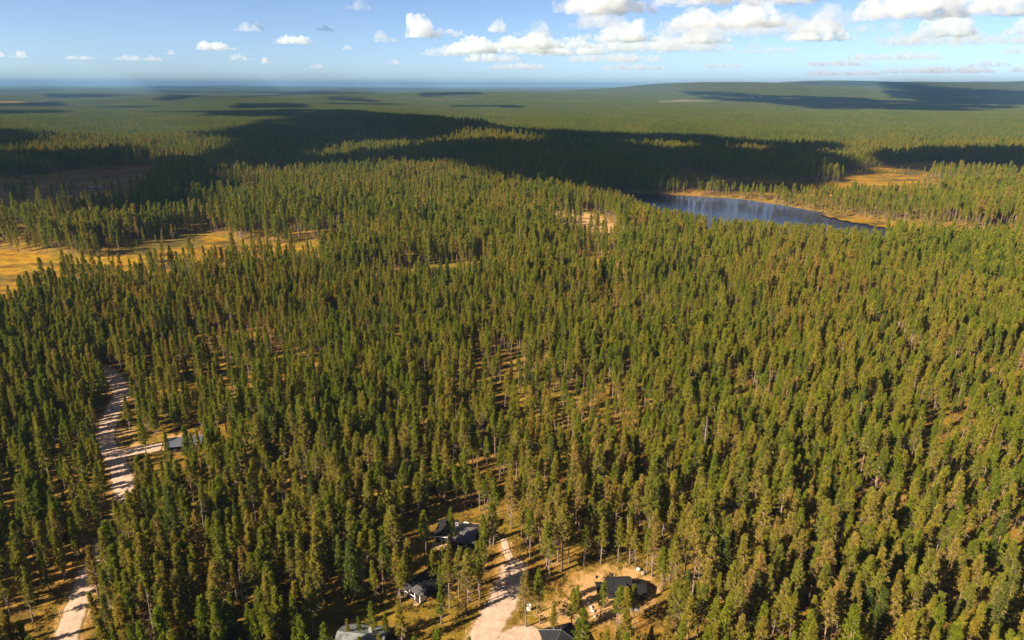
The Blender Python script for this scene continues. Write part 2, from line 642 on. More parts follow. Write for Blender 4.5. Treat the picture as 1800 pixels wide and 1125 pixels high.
def blob_mesh(name, blobs, vox, m, seed, fluff=1.0):
    """one closed lumpy skin round many overlapping balls, flat underneath (surface nets on a grid); blobs = (x, y, z, r)"""
    B = np.array(blobs, float)
    r = B[:, 3]
    lo = np.array([(B[:, 0] - r).min(), (B[:, 1] - r).min(), -vox * 2.0]) - vox * 3
    hi = np.array([(B[:, 0] + r).max(), (B[:, 1] + r).max(), (B[:, 2] + r).max()]) + vox * 3
    n = np.ceil((hi - lo) / vox).astype(int) + 1
    ax = [lo[k] + vox * np.arange(n[k]) for k in range(3)]
    F = np.full(n, -vox * 2.0)
    for x, y, z, rr in B:
        a = np.maximum(((np.array([x, y, z]) - rr * 1.3 - lo) / vox).astype(int), 0)
        b = np.minimum(((np.array([x, y, z]) + rr * 1.3 - lo) / vox).astype(int) + 2, n)
        if (b <= a).any():
            continue
        dx = ax[0][a[0]:b[0], None, None] - x
        dy = ax[1][None, a[1]:b[1], None] - y
        dz = ax[2][None, None, a[2]:b[2]] - z
        q = rr - np.sqrt(dx * dx + dy * dy + dz * dz)
        sub = F[a[0]:b[0], a[1]:b[1], a[2]:b[2]]
        np.maximum(sub, q, out=sub)
    X, Y, Z = np.meshgrid(ax[0], ax[1], ax[2], indexing='ij')
    k = vox * 5.0
    F = F + fluff * vox * 2.6 * (.6 * vnoise(X / k + Z / k * .83, Y / k - Z / k * .77, seed) + .4 * vnoise(X / k * 2.3 - Z / k * 1.9, Y / k * 2.1 + Z / k * 2.2, seed + 5) - .52)
    F = np.minimum(F, Z + vox * .6 + vox * 1.6 * (vnoise(X / k * .6, Y / k * .6, seed + 9) - .5))
    for k3 in range(3):
        e = [slice(None)] * 3
        for end in (0, -1):
            e[k3] = end
            F[tuple(e)] = -vox
    I = F > 0
    c = [slice(None, -1), slice(1, None)]
    tot = sum(I[c[i], c[j], c[l]].astype(int) for i in (0, 1) for j in (0, 1) for l in (0, 1))
    act = (tot > 0) & (tot < 8)
    ids = np.full(act.shape, -1)
    ci = np.argwhere(act)
    ids[act] = np.arange(len(ci))
    pos = np.zeros((len(ci), 3))
    cnt = np.zeros(len(ci))
    cor = [(i, j, l) for i in (0, 1) for j in (0, 1) for l in (0, 1)]
    for p in cor:
        for k3 in range(3):
            if p[k3] == 0:
                q = list(p)
                q[k3] = 1
                f0 = F[ci[:, 0] + p[0], ci[:, 1] + p[1], ci[:, 2] + p[2]]
                f1 = F[ci[:, 0] + q[0], ci[:, 1] + q[1], ci[:, 2] + q[2]]
                sg = (f0 > 0) != (f1 > 0)
                t = np.where(sg, f0 / np.where(sg, f0 - f1, 1), 0)
                pt = np.tile(np.array(p, float), (len(ci), 1))
                pt[:, k3] = t
                pos += pt * sg[:, None]
                cnt += sg
    pos = (pos / cnt[:, None] + ci) * vox + lo
    faces = []
    for k3 in range(3):
        u, v = [(1, 2), (2, 0), (0, 1)][k3]
        a = [slice(1, -1)] * 3
        b = [slice(1, -1)] * 3
        a[k3] = slice(0, -1)
        b[k3] = slice(1, None)
        s0, s1 = I[tuple(a)], I[tuple(b)]
        for flip in (False, True):
            g = np.argwhere((~s0 & s1) if flip else (s0 & ~s1))
            if not len(g):
                continue
            off = np.ones(3, int)
            off[k3] = 0
            g = g + off
            quad = []
            for du, dv in ((-1, -1), (0, -1), (0, 0), (-1, 0)):
                h = g.copy()
                h[:, u] += du
                h[:, v] += dv
                quad.append(ids[h[:, 0], h[:, 1], h[:, 2]])
            if flip:
                quad = quad[::-1]
            faces.append(np.stack(quad, 1))
    f = np.concatenate(faces, 0)
    # keep only the largest connected skin
    lab = np.arange(len(pos))
    while True:
        mn = lab[f].min(1)
        new = lab.copy()
        for q in range(4):
            np.minimum.at(new, f[:, q], mn)
        new = new[new]
        if (new == lab).all():
            break
        lab = new
    best = np.bincount(lab).argmax()
    f = f[lab[f[:, 0]] == best]
    used = np.unique(f)
    mp = np.full(len(pos), -1)
    mp[used] = np.arange(len(used))
    o = sheet(name, pos[used, 0], pos[used, 1], pos[used, 2], mp[f], m)
    me = o.data
    bpy.data.objects.remove(o)
    return me


def cumulus(seed, wd, ht, depth):
    """blobs of a cloud wd wide, ht tall; base on z = 0: big puffs, each studded with smaller ones"""
    rnd = random.Random(seed)
    bl = []
    n = max(8, int(wd / ht * 7))
    peaks = [(rnd.uniform(-.36, .36), rnd.uniform(.65, 1.0)) for _ in range(max(1, int(wd / ht * .7)))]
    for k in range(n):
        u = (k + rnd.random()) / n - .5
        env = max(.30, max(p * math.exp(-((u - c) / .2) ** 2) for c, p in peaks)) * (1 - (2 * abs(u)) ** 5 * .8)
        r = ht * env * rnd.uniform(.30, .46)
        y = rnd.uniform(-.5, .5) * depth * (1 - abs(u))
        z = max(ht * env - r, r * .3) * rnd.uniform(.55, 1.0)
        bl.append((u * wd, y, z, r))
        bl.append((u * wd + rnd.uniform(-.4, .4) * r, -y, z * .35, r * 1.1))
        for q in range(9):
            a, b = rnd.uniform(0, 6.28), rnd.uniform(-.15, 1.4)
            rr = r * rnd.uniform(.22, .42)
            bl.append((u * wd + math.cos(a) * math.cos(b) * r * .9, y + math.sin(a) * math.cos(b) * r * .9, z + math.sin(b) * r * .9, rr))
    return bl


def sky_cloud(px, py, wpx, hpx, seed, label, thin=False):
    el = math.atan((150.5 - py) / FPX)
    dist = (CLOUD_BASE - CAM_H) / math.tan(el)
    sc = dist / (FPX / CP) / CP
    wd, ht = wpx * sc * (1.3 if wpx < 85 else 1.5), hpx * sc * (1.05 if wpx < 85 else 1.35)
    me = blob_mesh("cloud", cumulus(seed, wd, ht, max(ht * 1.3, wd * .35)), max(ht / 30, wd / 150), M['thin_cloud'] if thin else M['cloud'], seed, 1.5)
    o = bpy.data.objects.new("cloud", me)
    COL.objects.link(o)
    x = (px - 900) / FPX * dist * .98
    o.location = (x, dist, CLOUD_BASE)
    o.rotation_euler = (0, 0, -math.atan2(x, dist))
    tag(o, label, "cloud", "fair weather clouds along the sky", "thing")


SKYC = [
    (1052, 38, 145, 62, "cloud with a domed top touching the upper edge, left of the long flat clouds"), (1318, 20, 290, 42, "longest flat based cloud at the upper edge"),
    (1245, 60, 165, 36, "broad cloud directly under the longest one"), (1392, 56, 130, 26, "grey based cloud under the right end of the longest one"),
    (1594, 43, 225, 52, "big bright cloud right of the longest one"), (1655, 70, 110, 38, "lumpy cloud under the big bright one"),
    (1775, 32, 130, 36, "cloud in the upper right corner"), (1768, 66, 90, 28, "cloud below the one in the upper right corner"),
    (1062, 82, 100, 32, "bright cloud below the domed one"), (1135, 80, 80, 44, "tall puffy cloud right below the domed one"), (1205, 84, 90, 30, "cloud between the tall puffy one and the broad one"),
    (1452, 78, 125, 30, "bright bumpy cloud trailing right of the broad clouds"), (1350, 80, 110, 18, "low flat cloud under the broad clouds"), (1300, 91, 30, 17, "little round cloud under the broad clouds"),
    (1585, 81, 150, 12, "thin flat cloud under the big bright one"), (772, 76, 78, 42, "leftmost of the tall puffy clouds near the middle"), (850, 68, 62, 28, "puffy cloud right of the leftmost tall one"),
    (702, 84, 52, 24, "small cloud left of the leftmost tall puffy one"), (930, 74, 80, 26, "ragged grey cloud near the middle of the sky"), (880, 99, 150, 22, "wide low cloud under the middle puffs"),
    (985, 102, 100, 16, "flat low cloud under the bright cloud"), (860, 113, 90, 14, "thin low cloud under the wide one"), (626, 35, 64, 24, "lone grey cloud high over the left half"),
    (460, 68, 44, 19, "small puff high in the left sky"), (414, 97, 62, 15, "flat puff left of the pair over the plain"), (528, 87, 70, 17, "bright flat puff over the plain"),
    (602, 68, 50, 12, "wispy scrap left of the small middle cloud"), (640, 96, 40, 10, "wispy scrap below the other one"), (70, 110, 26, 15, "small round puff low at far left"),
    (28, 108, 44, 14, "low puff at the left edge of the sky"), (320, 104, 20, 13, "tiny round puff low in the left sky"), (450, 112, 36, 12, "tiny low puff right of the flat one"),
    (492, 117, 18, 13, "tiny bright low puff"), (180, 112, 50, 8, "thin low streak in the left sky"), (270, 113, 70, 9, "longer low streak in the left sky"), (575, 124, 26, 8, "tiny puff near the horizon, left half"),
    (705, 118, 30, 9, "tiny puff near the horizon, left of centre"), (1110, 124, 90, 7, "low streak near the horizon, right of centre"), (1250, 122, 60, 8, "low puff near the horizon under the broad clouds"),
    (1450, 132, 90, 8, "lowest streak over the far hills"), (1530, 108, 120, 10, "grey streak over the far hills"), (1700, 118, 70, 10, "low puff over the far right hills"), (1775, 126, 60, 12, "low puff at the right edge"),
    (1330, 98, 90, 8, "thin grey scrap over the far hills"),
    (1010, 62, 120, 26, "ragged grey cloud left of the domed one's base"), (1150, 96, 190, 20, "long grey based cloud under the tall puffy one"), (1300, 70, 260, 22, "grey layered cloud beneath the broad ones"),
    (1500, 66, 80, 20, "small grey cloud between the bumpy one and the big bright one"), (1640, 84, 200, 16, "layered grey cloud below the lumpy one"), (950, 92, 120, 20, "mid-sky cloud left of the bright cloud"),
    (800, 104, 90, 14, "faint grey puff under the leftmost tall cloud"), (1080, 112, 170, 10, "faint grey streak under the long grey based cloud"), (1760, 98, 110, 12, "faint grey streak near the right edge"),
    (1400, 118, 160, 8, "faint streak low over the hill farm"), (1620, 128, 130, 9, "faint streak lowest above the right hills"), (930, 124, 110, 8, "faint low streak near the middle"),
]
for k, (px, py, w, h, lab) in enumerate(SKYC):
    sky_cloud(px, py, w, h, 40 + k, lab, h < 15 or w < 60 or 'grey' in lab or 'wispy' in lab or 'streak' in lab)

# clouds overhead, out of the picture, whose shadows lie on the land
OFF = CLOUD_BASE / math.tan(SUN_EL)
SHADOWS = [
    (0, [(-250, 242), (110, 243), (160, 268), (280, 290), (420, 296), (400, 330), (350, 398), (235, 408), (205, 352), (100, 362), (-250, 368)], "cloud overhead whose shadow lies on the rust brown bog"),
    (0, [(395, 314), (425, 285), (430, 260), (360, 245), (480, 229), (700, 218), (900, 236), (1110, 246), (1110, 345), (960, 337), (870, 318), (700, 306), (560, 308), (470, 318)], "broad cloud overhead whose shadow crosses the wooded ridge"),
    (0, [(1000, 243), (1130, 240), (1300, 239), (1440, 253), (1490, 275), (1500, 300), (1400, 318), (1250, 336), (1130, 352), (1020, 346)], "cloud overhead whose shadow lies behind the lake"),
    (0, [(1565, 278), (1640, 258), (1800, 264), (2000, 268), (2000, 300), (1800, 294), (1650, 299), (1580, 297)], "cloud overhead shading the woods beyond the far bog"),
    (0, [(190, 208), (420, 200), (600, 203), (745, 208), (735, 217), (450, 219), (300, 214)], "cloud overhead shading the low rise on the plain"),
    (0, [(280, 180), (400, 180), (440, 184), (300, 188)], "small cloud overhead shading the far knoll"),
    (40, [(1200, 163), (1480, 165), (1640, 171), (1640, 178), (1450, 178), (1250, 169)], "cloud overhead shading the far hill"),
    (0, [(1400, 183), (1700, 182), (1790, 189), (1700, 196), (1430, 194)], "cloud overhead shading the foot of the far hills"),
    (0, [(290, 172), (690, 171), (690, 175), (300, 176)], "long cloud overhead shading the plain"),
    (0, [(-150, 203), (100, 203), (140, 208), (40, 213), (-150, 212)], "cloud overhead shading the plain beyond the rust brown bog"),
    (0, [(560, 189), (700, 188), (745, 193), (640, 197)], "cloud overhead shading the plain behind the ridge"),
    (0, [(265, 163.5), (490, 163), (500, 166.5), (300, 167)], "cloud overhead shading the farthest plain"),
    (0, [(790, 190), (900, 188), (930, 193), (830, 195)], "small cloud overhead shading the plain right of the ridge"),
    (60, [(1560, 156), (1800, 158), (1900, 164), (1700, 168), (1580, 162)], "cloud overhead shading the highest far hill"),
]
_rs = random.Random(5)
_n0 = len(SHADOWS)
for px, py, wpx, hpx in ((40, 190, 150, 4), (210, 194, 120, 3.5), (480, 193, 150, 4), (620, 182, 120, 3), (150, 176, 170, 2.6), (430, 181, 90, 2.5), (800, 177, 130, 2.4), (60, 167, 150, 1.8), (560, 167, 190, 1.6),
                         (930, 171, 110, 2), (740, 168, 120, 1.6), (340, 158.5, 260, 1.0), (700, 159, 200, 1.0), (60, 159, 160, 1.0)):
    ring = []
    for q in range(14):
        a = q * 2 * math.pi / 14
        r = _rs.uniform(.7, 1.15)
        ring.append((px + math.cos(a) * wpx * .5 * r, py + math.sin(a) * hpx * r))
    SHADOWS.append((0, ring, "cloud overhead casting the %s long shadow counted outward on the far plain" % ("first second third fourth fifth sixth seventh eighth ninth tenth eleventh twelfth thirteenth fourteenth".split()[len(SHADOWS) - _n0])))
hc = bpy.data.materials.new("dense_cumulus")
hc.use_nodes = True
hn = hc.node_tree
hn.nodes.remove(hn.nodes["Principled BSDF"])
hd = hn.nodes.new("ShaderNodeBsdfDiffuse")
hd.inputs[0].default_value = (.9, .9, .9, 1)
hn.links.new(hd.outputs[0], hn.nodes["Material Output"].inputs[0])
M['cloud_high'] = hc
for k, (zz, pp, lab) in enumerate(SHADOWS):
    poly = [at(px, py, zz) for px, py in pp]
    base = 2600.0 if np.mean([p[1] for p in poly]) > 4000 else CLOUD_BASE
    OFF = base / math.tan(SUN_EL)
    cx = np.array([p[0] for p in poly]) - math.sin(SH) * (-OFF) * -1
    cy = np.array([p[1] for p in poly]) - math.cos(SH) * OFF
    wp = list(zip(cx, cy))
    x0, x1, y0, y1 = cx.min(), cx.max(), cy.min(), cy.max()
    step = max(75.0, math.sqrt((x1 - x0) * (y1 - y0) / 900))
    X, Y = np.meshgrid(np.arange(x0, x1 + step, step), np.arange(y0, y1 + step, step), indexing='ij')
    X = X.ravel() + RNG.uniform(-.3, .3, X.size) * step
    Y = Y.ravel() + RNG.uniform(-.3, .3, Y.size) * step
    s = sdist(X, Y, wp)
    ins = (s < -step * .1) & (fbm(X / 230, Y / 230, 95 + k, 2) < .665)
    bl = [(a, b, random.uniform(0, 40), min(step * random.uniform(.75, 1.05), -q + step * .55)) for a, b, q in zip(X[ins], Y[ins], s[ins])]
    mx, my = float(cx.mean()), float(cy.mean())
    me = blob_mesh("cloud", [(a - mx, b - my, c, r) for a, b, c, r in bl], step * .5, M['cloud_high'], 300 + k, .6)
    o = bpy.data.objects.new("cloud", me)
    COL.objects.link(o)
    o.location = (mx, my, base)
    o.scale = (1, 1, .35)
    tag(o, lab, "cloud", "clouds overhead that shade the land", "thing")

# ------------------------------------------------------------------ the ground
def build_ground():
    rad = np.concatenate([[2.0, 25.0, 50.0, 70.0], np.geomspace(85, 45000, 300)])
    front = np.radians(np.linspace(-52, 52, 330))
    back = np.radians(np.linspace(52, 308, 60))[1:-1]
    ang = np.concatenate([front, back])
    R, A = np.meshgrid(rad, ang, indexing='ij')
    x = (R * np.sin(A)).ravel()
    y = (R * np.cos(A)).ravel()
    z = terrain(x, y)
    nr, na = R.shape
    i, j = np.meshgrid(np.arange(nr - 1), np.arange(na), indexing='ij')
    j2 = (j + 1) % na
    f = np.stack([i * na + j, (i + 1) * na + j, (i + 1) * na + j2, i * na + j2], -1).reshape(-1, 4)[:, ::-1]
    sand = np.zeros(len(x))
    near = np.hypot(x, y) < 1500
    xs, ys = x[near], y[near]
    s = np.zeros(len(xs))
    for poly, w, a in ((YARD, 8, .74), (YARD_LEFT, 5, .6), (YARD_A, 4, .25), (YARD_B, 3, .5), (YARD_F, 5, .8), (SAND, 10, .8)):
        s = np.maximum(s, a * (1 - sstep(-w, w, sdist(xs, ys, poly))))
    for line, w in ((ROAD_LEFT, 8), (ROAD_MID, 8.5), (PATH_MID, 4), (DRIVE_LEFT, 6), (DRIVE_MID, 6)):
        s = np.maximum(s, .5 * (1 - sstep(w * .35, w * .75, ldist(xs, ys, line))))
    sand[near] = s
    o = sheet("ground", x, y, z, f, M['ground'], {"sand": sand})
    tag(o, "forest floor of reddish heath, moss and sand under the pines", None, None, "structure")


build_ground()


def flat_sheet(name, poly, z, cell, grow, m, label, rough=0.0):
    p = np.array(poly)
    x0, y0 = p.min(0) - grow - cell
    x1, y1 = p.max(0) + grow + cell
    gx = np.arange(x0, x1 + cell, cell)
    gy = np.arange(y0, y1 + cell, cell)
    X, Y = np.meshgrid(gx, gy, indexing='ij')
    x, y = X.ravel(), Y.ravel()
    sd = sdist(x, y, poly)
    i, j = np.meshgrid(np.arange(len(gx) - 1), np.arange(len(gy) - 1), indexing='ij')
    n = len(gy)
    f = np.stack([i * n + j, (i + 1) * n + j, (i + 1) * n + j + 1, i * n + j + 1], -1).reshape(-1, 4)
    keep = sd[f].min(1) < grow
    f = f[keep]
    used = np.unique(f)
    remap = np.full(len(x), -1)
    remap[used] = np.arange(len(used))
    zz = z + rough * (fbm(x / 9, y / 9, 55, 3) - .5)
    o = sheet(name, x[used], y[used], zz[used], remap[f], m)
    return tag(o, label, None, None, "structure")


flat_sheet("lake", LAKE, LAKE_Z, 12, 22, M['water'], "long narrow dark blue lake beyond the near forest")
flat_sheet("pond", SLOUGH, LAKE_Z + .02, 6, 8, M['water'], "small dark pool among the pines below the lake")
flat_sheet("pond", POND, -1.72, 2, 2.5, M['pool'], "tiny black pond in a yellow bog within the forest")
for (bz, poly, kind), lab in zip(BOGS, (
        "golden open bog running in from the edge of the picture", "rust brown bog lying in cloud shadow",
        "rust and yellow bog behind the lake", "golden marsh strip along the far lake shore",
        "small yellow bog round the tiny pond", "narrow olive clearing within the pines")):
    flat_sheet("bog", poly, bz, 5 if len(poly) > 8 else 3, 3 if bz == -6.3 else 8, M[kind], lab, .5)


def pool_patch(px, py, z, w, h, seed):
    rnd = random.Random(seed)
    c = at(px, py, z)
    sc = math.hypot(*c) / FPX
    mb = MB()
    n = 14
    ring = []
    for k in range(n):
        a = k * 2 * math.pi / n
        r = rnd.uniform(.55, 1.1)
        ring.append((c[0] + math.cos(a) * w * sc * r / 2, c[1] + math.sin(a) * h * r / 2, z))
    mb.add(ring, [tuple(range(n))])
    o = mb.build("bog_pool", M['pool'])
    return o


for k, (px, py, z, w, h, lab) in enumerate((
        (165, 331, -2.7, 22, 8, "bright pool on the rust brown bog"), (285, 461, -1.7, 26, 9, "pale pool on the golden bog, nearer the picture edge"),
        (308, 463, -1.7, 30, 13, "largest pale pool on the golden bog"), (330, 459, -1.7, 16, 6, "small pale pool on the golden bog"),
        (1240, 315, -5.2, 20, 8, "pool at the wooded end of the bog behind the lake"), (1278, 319, -5.2, 16, 7, "small pool on the bog behind the lake"),
        (1310, 325, -5.2, 40, 12, "broad pool on the bog behind the lake"), (1335, 329, -5.2, 20, 7, "pool nearest the lake on the bog behind it"))):
    tag(pool_patch(px, py, z, w, h, k), lab, None, None, "structure")


# ------------------------------------------------------------------ roads
def smooth_line(line, step=2.0):
    p = [Vector((a, b, 0)) for a, b in line]
    out = []
    for i in range(len(p) - 1):
        p0 = p[max(i - 1, 0)]
        p1, p2 = p[i], p[i + 1]
        p3 = p[min(i + 2, len(p) - 1)]
        n = max(2, int((p2 - p1).length / step))
        for k in range(n):
            t = k / n
            out.append(.5 * (2 * p1 + (p2 - p0) * t + (2 * p0 - 5 * p1 + 4 * p2 - p3) * t * t + (3 * p1 - 3 * p2 + p3 - p0) * t ** 3))
    out.append(p[-1])
    return out


def road(name, line, width, lift, label):
    c = smooth_line(line)
    prof = [(-.64, -.12, 1.15), (-.52, -.01, .85), (-.40, .04, .35), (-.26, .03, 0), (-.12, .05, .08), (0, .08, .2), (.12, .05, .08), (.26, .03, 0), (.40, .04, .35), (.52, -.01, .85), (.64, -.12, 1.15)]
    xs, ys, off, vg = [], [], [], []
    for i, p in enumerate(c):
        t = (c[min(i + 1, len(c) - 1)] - c[max(i - 1, 0)]).normalized()
        nrm = Vector((t.y, -t.x, 0))
        w = width * (1 + .14 * (float(vnoise(p.x / 9, p.y / 9, 91)) - .5) * 2)
        for s, h, v in prof:
            q = p + nrm * (s * w)
            xs.append(q.x)
            ys.append(q.y)
            off.append(h)
            vg.append(v)
    xs, ys = np.array(xs), np.array(ys)
    zs = terrain(xs, ys) + np.array(off) + lift
    n = len(prof)
    f = []
    for i in range(len(c) - 1):
        for k in range(n - 1):
            f.append((i * n + k, i * n + k + 1, (i + 1) * n + k + 1, (i + 1) * n + k))
    o = sheet(name, xs, ys, zs, np.array(f), M['gravel'], {"verge": np.array(vg) * .55})
    return tag(o, label, None, None, "structure")


road("gravel_road", ROAD_LEFT, 5.4, .08, "pale gravel road winding away through the pines, with the side drive")
road("gravel_road", ROAD_MID, 6.6, .08, "wide pale gravel road between the cabins")
road("path", PATH_MID, 2.2, .06, "narrow sandy track going on behind the gravel road")
road("driveway", DRIVE_LEFT, 6.0, .10, "sandy drive from the winding road to the grey roofed shed")
road("driveway", DRIVE_MID, 5.5, .10, "pale drive curving to the black pyramid roofed cabin")

# ------------------------------------------------------------------ trees: meshes
NPR = np.random.default_rng


def crown_arrays(rng, Ht, R, cb, nbr, ntuft, nblade, blen, bwid, droop=False, squash=.72, tan=.8):
    """needle blades of one conifer crown as a (n,3,3) array of triangles"""
    tri = []
    old = []
    for b in range(nbr):
        t = (b + rng.random()) / nbr
        z = Ht * (cb + (1 - cb) * t)
        az = b * 2.39996 + rng.normal(0, .5)
        if droop:
            L = R * (1 - t) ** .9 + .12
            up = -.25 + .5 * t
        else:
            L = R * ((1 - t) ** squash) * (.55 + .45 * min(1, t / .18)) * rng.uniform(.55, 1.12) + .15
            up = .15 + .75 * t + rng.normal(0, .1)
        ca, sa = math.cos(az), math.sin(az)
        bd = np.array([ca * math.cos(up), sa * math.cos(up), math.sin(up)])
        for k in range(ntuft):
            s = (k + 1 - rng.random() * .6) / ntuft
            c = np.array([0, 0, z]) + bd * L * (.25 + .75 * s) + rng.normal(0, .12, 3)
            nb = nblade
            d = rng.normal(0, 1, (nb, 3)) * .75 + bd * .6 + np.array([0, 0, .35 if not droop else -.15])
            d /= np.linalg.norm(d, axis=1)[:, None]
            w = np.cross(d, rng.normal(0, 1, (nb, 3)))
            w /= np.linalg.norm(w, axis=1)[:, None] + 1e-6
            ln = blen * rng.uniform(.6, 1.2, (nb, 1))
            wd = bwid * rng.uniform(.7, 1.3, (nb, 1))
            base = c + rng.normal(0, .06, (nb, 3))
            tri.append(np.stack([base - w * wd * .5, base + w * wd * .5, base + d * ln], 1))
            old.append(rng.random(nb) < (.50 - .5 * s + .2 * (1 - t)) * tan * .8)
    # leader
    for k in range(max(4, nblade)):
        d = np.array([rng.normal(0, .3), rng.normal(0, .3), 1.0])
        w = np.array([rng.normal(), rng.normal(), 0])
        w /= np.linalg.norm(w) + 1e-6
        base = np.array([0, 0, Ht * .975])
        tri.append(np.stack([base - w * bwid * .5, base + w * bwid * .5, base + d * blen], 0)[None])
        old.append(np.zeros(1, bool))
    return np.concatenate(tri, 0), np.concatenate(old)


def tri_mesh(name, tri, m, old=None, tint=None):
    me = bpy.data.meshes.new(name)
    n = len(tri)
    me.vertices.add(n * 3)
    me.vertices.foreach_set("co", tri.reshape(-1).astype(np.float32))
    me.loops.add(n * 3)
    me.polygons.add(n)
    me.loops.foreach_set("vertex_index", np.arange(n * 3, dtype=np.int32))
    me.polygons.foreach_set("loop_start", np.arange(0, n * 3, 3, dtype=np.int32))
    me.materials.append(m)
    if old is not None:
        me.materials.append(M['old_needle'])
        me.polygons.foreach_set("material_index", old.astype(np.int32))
    if tint is not None:
        a = me.attributes.new("tint", 'FLOAT', 'POINT')
        a.data.foreach_set("value", np.repeat(tint, 3).astype(np.float32))
    me.update(calc_edges=True)
    return me


def trunk_builder(rnd, Ht, cb, r0, limbs, sticks, seg=7, n=6):
    mb = MB()
    lx, ly = rnd.uniform(-.25, .25), rnd.uniform(-.25, .25)
    path, rad = [], []
    for k in range(seg + 1):
        t = k / seg
        path.append((lx * math.sin(t * 2.6) * .6, ly * math.sin(t * 3.1) * .6, -.4 + (Ht * .97 + .4) * t))
        rad.append(r0 * ((1 - t) ** .8) + .015 + (.05 if k == 0 else 0))
    mb.tube(path, rad, n)

    def on(z):
        t = min(max((z + .4) / (Ht * .97 + .4), 0), 1)
        return Vector((lx * math.sin(t * 2.6) * .6, ly * math.sin(t * 3.1) * .6, z))
    for k in range(limbs):
        t = k / max(limbs, 1)
        z = Ht * (cb + (.9 - cb) * t)
        az = k * 2.4 + rnd.uniform(-.4, .4)
        L = (1 - t) * 1.5 + .25
        p = on(z)
        up = .15 + .6 * t
        q = p + Vector((math.cos(az) * L, math.sin(az) * L, L * up))
        mb.tube([p, q], [.035, .012], 3, cap=False)
    for k in range(sticks):                                          # bare dead twigs below the crown
        z = Ht * rnd.uniform(cb * .45, cb + .26)
        az = rnd.uniform(0, 6.28)
        L = rnd.uniform(.6, 1.9)
        p = on(z)
        q = p + Vector((math.cos(az) * L, math.sin(az) * L, rnd.uniform(-.25, .3) * L))
        mb.tube([p, q], [.04, .016], 3, mi=1, cap=False)
    return mb


PINES = []                                                           # (height, trunk mesh, crown mesh)
for v in range(9):
    rng = NPR(100 + v)
    rnd = random.Random(100 + v)
    Ht = (13.0, 14.5, 12.0, 15.5, 13.5, 11.0, 14.0, 16.0, 9.0)[v]
    cb = (.38, .46, .30, .50, .34, .28, .42, .52, .18)[v]
    R = (1.8, 1.7, 1.65, 1.95, 1.5, 1.55, 2.05, 1.8, 1.35)[v]
    tri, old = crown_arrays(rng, Ht, R, cb, 90, 5, 15, .37, .085, squash=(.9, .75, 1.0, .7, 1.05, .95, .65, .8, 1.0)[v], tan=(.8, .9, .5, 1.1, .6, .5, 1.2, 1.0, .3)[v])
    tr = trunk_builder(rnd, Ht, cb, .16, 22, 26).mesh("pine_trunk", [M['bark'], M['deadwood']])
    PINES.append((Ht, tr, tri_mesh("pine_crown", tri, M['needle'], old)))
SPRUCES = []
for v in range(2):
    rng = NPR(300 + v)
    rnd = random.Random(300 + v)
    Ht = 13.0 + v * 2
    tri, old = crown_arrays(rng, Ht, 1.7, .10, 120, 5, 6, .50, .14, droop=True, tan=.2)
    SPRUCES.append((Ht, trunk_builder(rnd, Ht, .1, .14, 8, 2).mesh("spruce_trunk", [M['bark'], M['deadwood']]), tri_mesh("spruce_crown", tri, M['spruce'], old)))
SNAGS = []
for v in range(3):
    rnd = random.Random(500 + v)
    Ht = 10.5 + v * 1.7
    mb = trunk_builder(rnd, Ht, .3, .15, 0, 0)
    br = MB()
    for k in range(46):
        z = Ht * rnd.uniform(.28, .97)
        az = rnd.uniform(0, 6.28)
        L = rnd.uniform(.5, 1.9) * (1.15 - z / Ht)
        p = Vector((0, 0, z))
        q = p + Vector((math.cos(az) * L, math.sin(az) * L, rnd.uniform(-.2, .35) * L))
        br.tube([p, q], [.04, .014], 3, cap=False)
        for s in (-1, 1):
            mid = p.lerp(q, .6)
            br.tube([mid, mid + Vector((math.cos(az + s * .8), math.sin(az + s * .8), .2)) * L * .4], [.02, .01], 3, cap=False)
    SNAGS.append((Ht, mb.mesh("snag_trunk", M['deadwood']), br.mesh("snag_branches", M['deadwood'])))


def joined(name, trunk, crown):
    bm = bmesh.new()
    bm.from_mesh(trunk)
    k = len(trunk.materials)
    nf = len(bm.faces)
    bm.from_mesh(crown)
    bm.faces.ensure_lookup_table()
    for f in bm.faces[nf:]:
        f.material_index = k
    me = bpy.data.meshes.new(name)
    bm.to_mesh(me)
    bm.free()
    for m in list(trunk.materials) + list(crown.materials):
        me.materials.append(m)
    return me


SRC = bpy.data.collections.new("forest_sources")                      # never linked to the scene
SRC_N = 0


def source(me):
    global SRC_N
    o = bpy.data.objects.new("source_%03d" % SRC_N, me)
    SRC.objects.link(o)
    SRC_N += 1
    return SRC_N - 1


NEAR_ID = [source(joined("near_pine", t, c)) for _, t, c in PINES]
NEAR_H = [h for h, _, _ in PINES]
SPRUCE_ID = [source(joined("near_spruce", t, c)) for _, t, c in SPRUCES]
SNAG_ID = [source(joined("near_snag", t, c)) for _, t, c in SNAGS]
MID_ID, MID_H = [], []
for v in range(7):
    rng = NPR(700 + v)
    rnd = random.Random(700 + v)
    Ht = (13, 14.5, 12, 15.5, 13.5, 11, 16)[v]
    cb = (.38, .46, .32, .50, .36, .26, .5)[v]
    tri, old = crown_arrays(rng, Ht, (1.75, 1.65, 1.55, 1.85, 1.5, 1.45, 1.8)[v], cb, 56, 3, 8, .62, .185, squash=(.9, .75, 1.0, .7, 1.05, .95, .75)[v], tan=(.8, .9, .5, 1.1, .6, .4, 1.2)[v])
    tr = trunk_builder(rnd, Ht, cb, .15, 0, 6, seg=3, n=4).mesh("mid_trunk", [M['bark'], M['deadwood']])
    MID_ID.append(source(joined("mid_pine", tr, tri_mesh("mid_crown", tri, M['needle'], old))))
    MID_H.append(Ht)


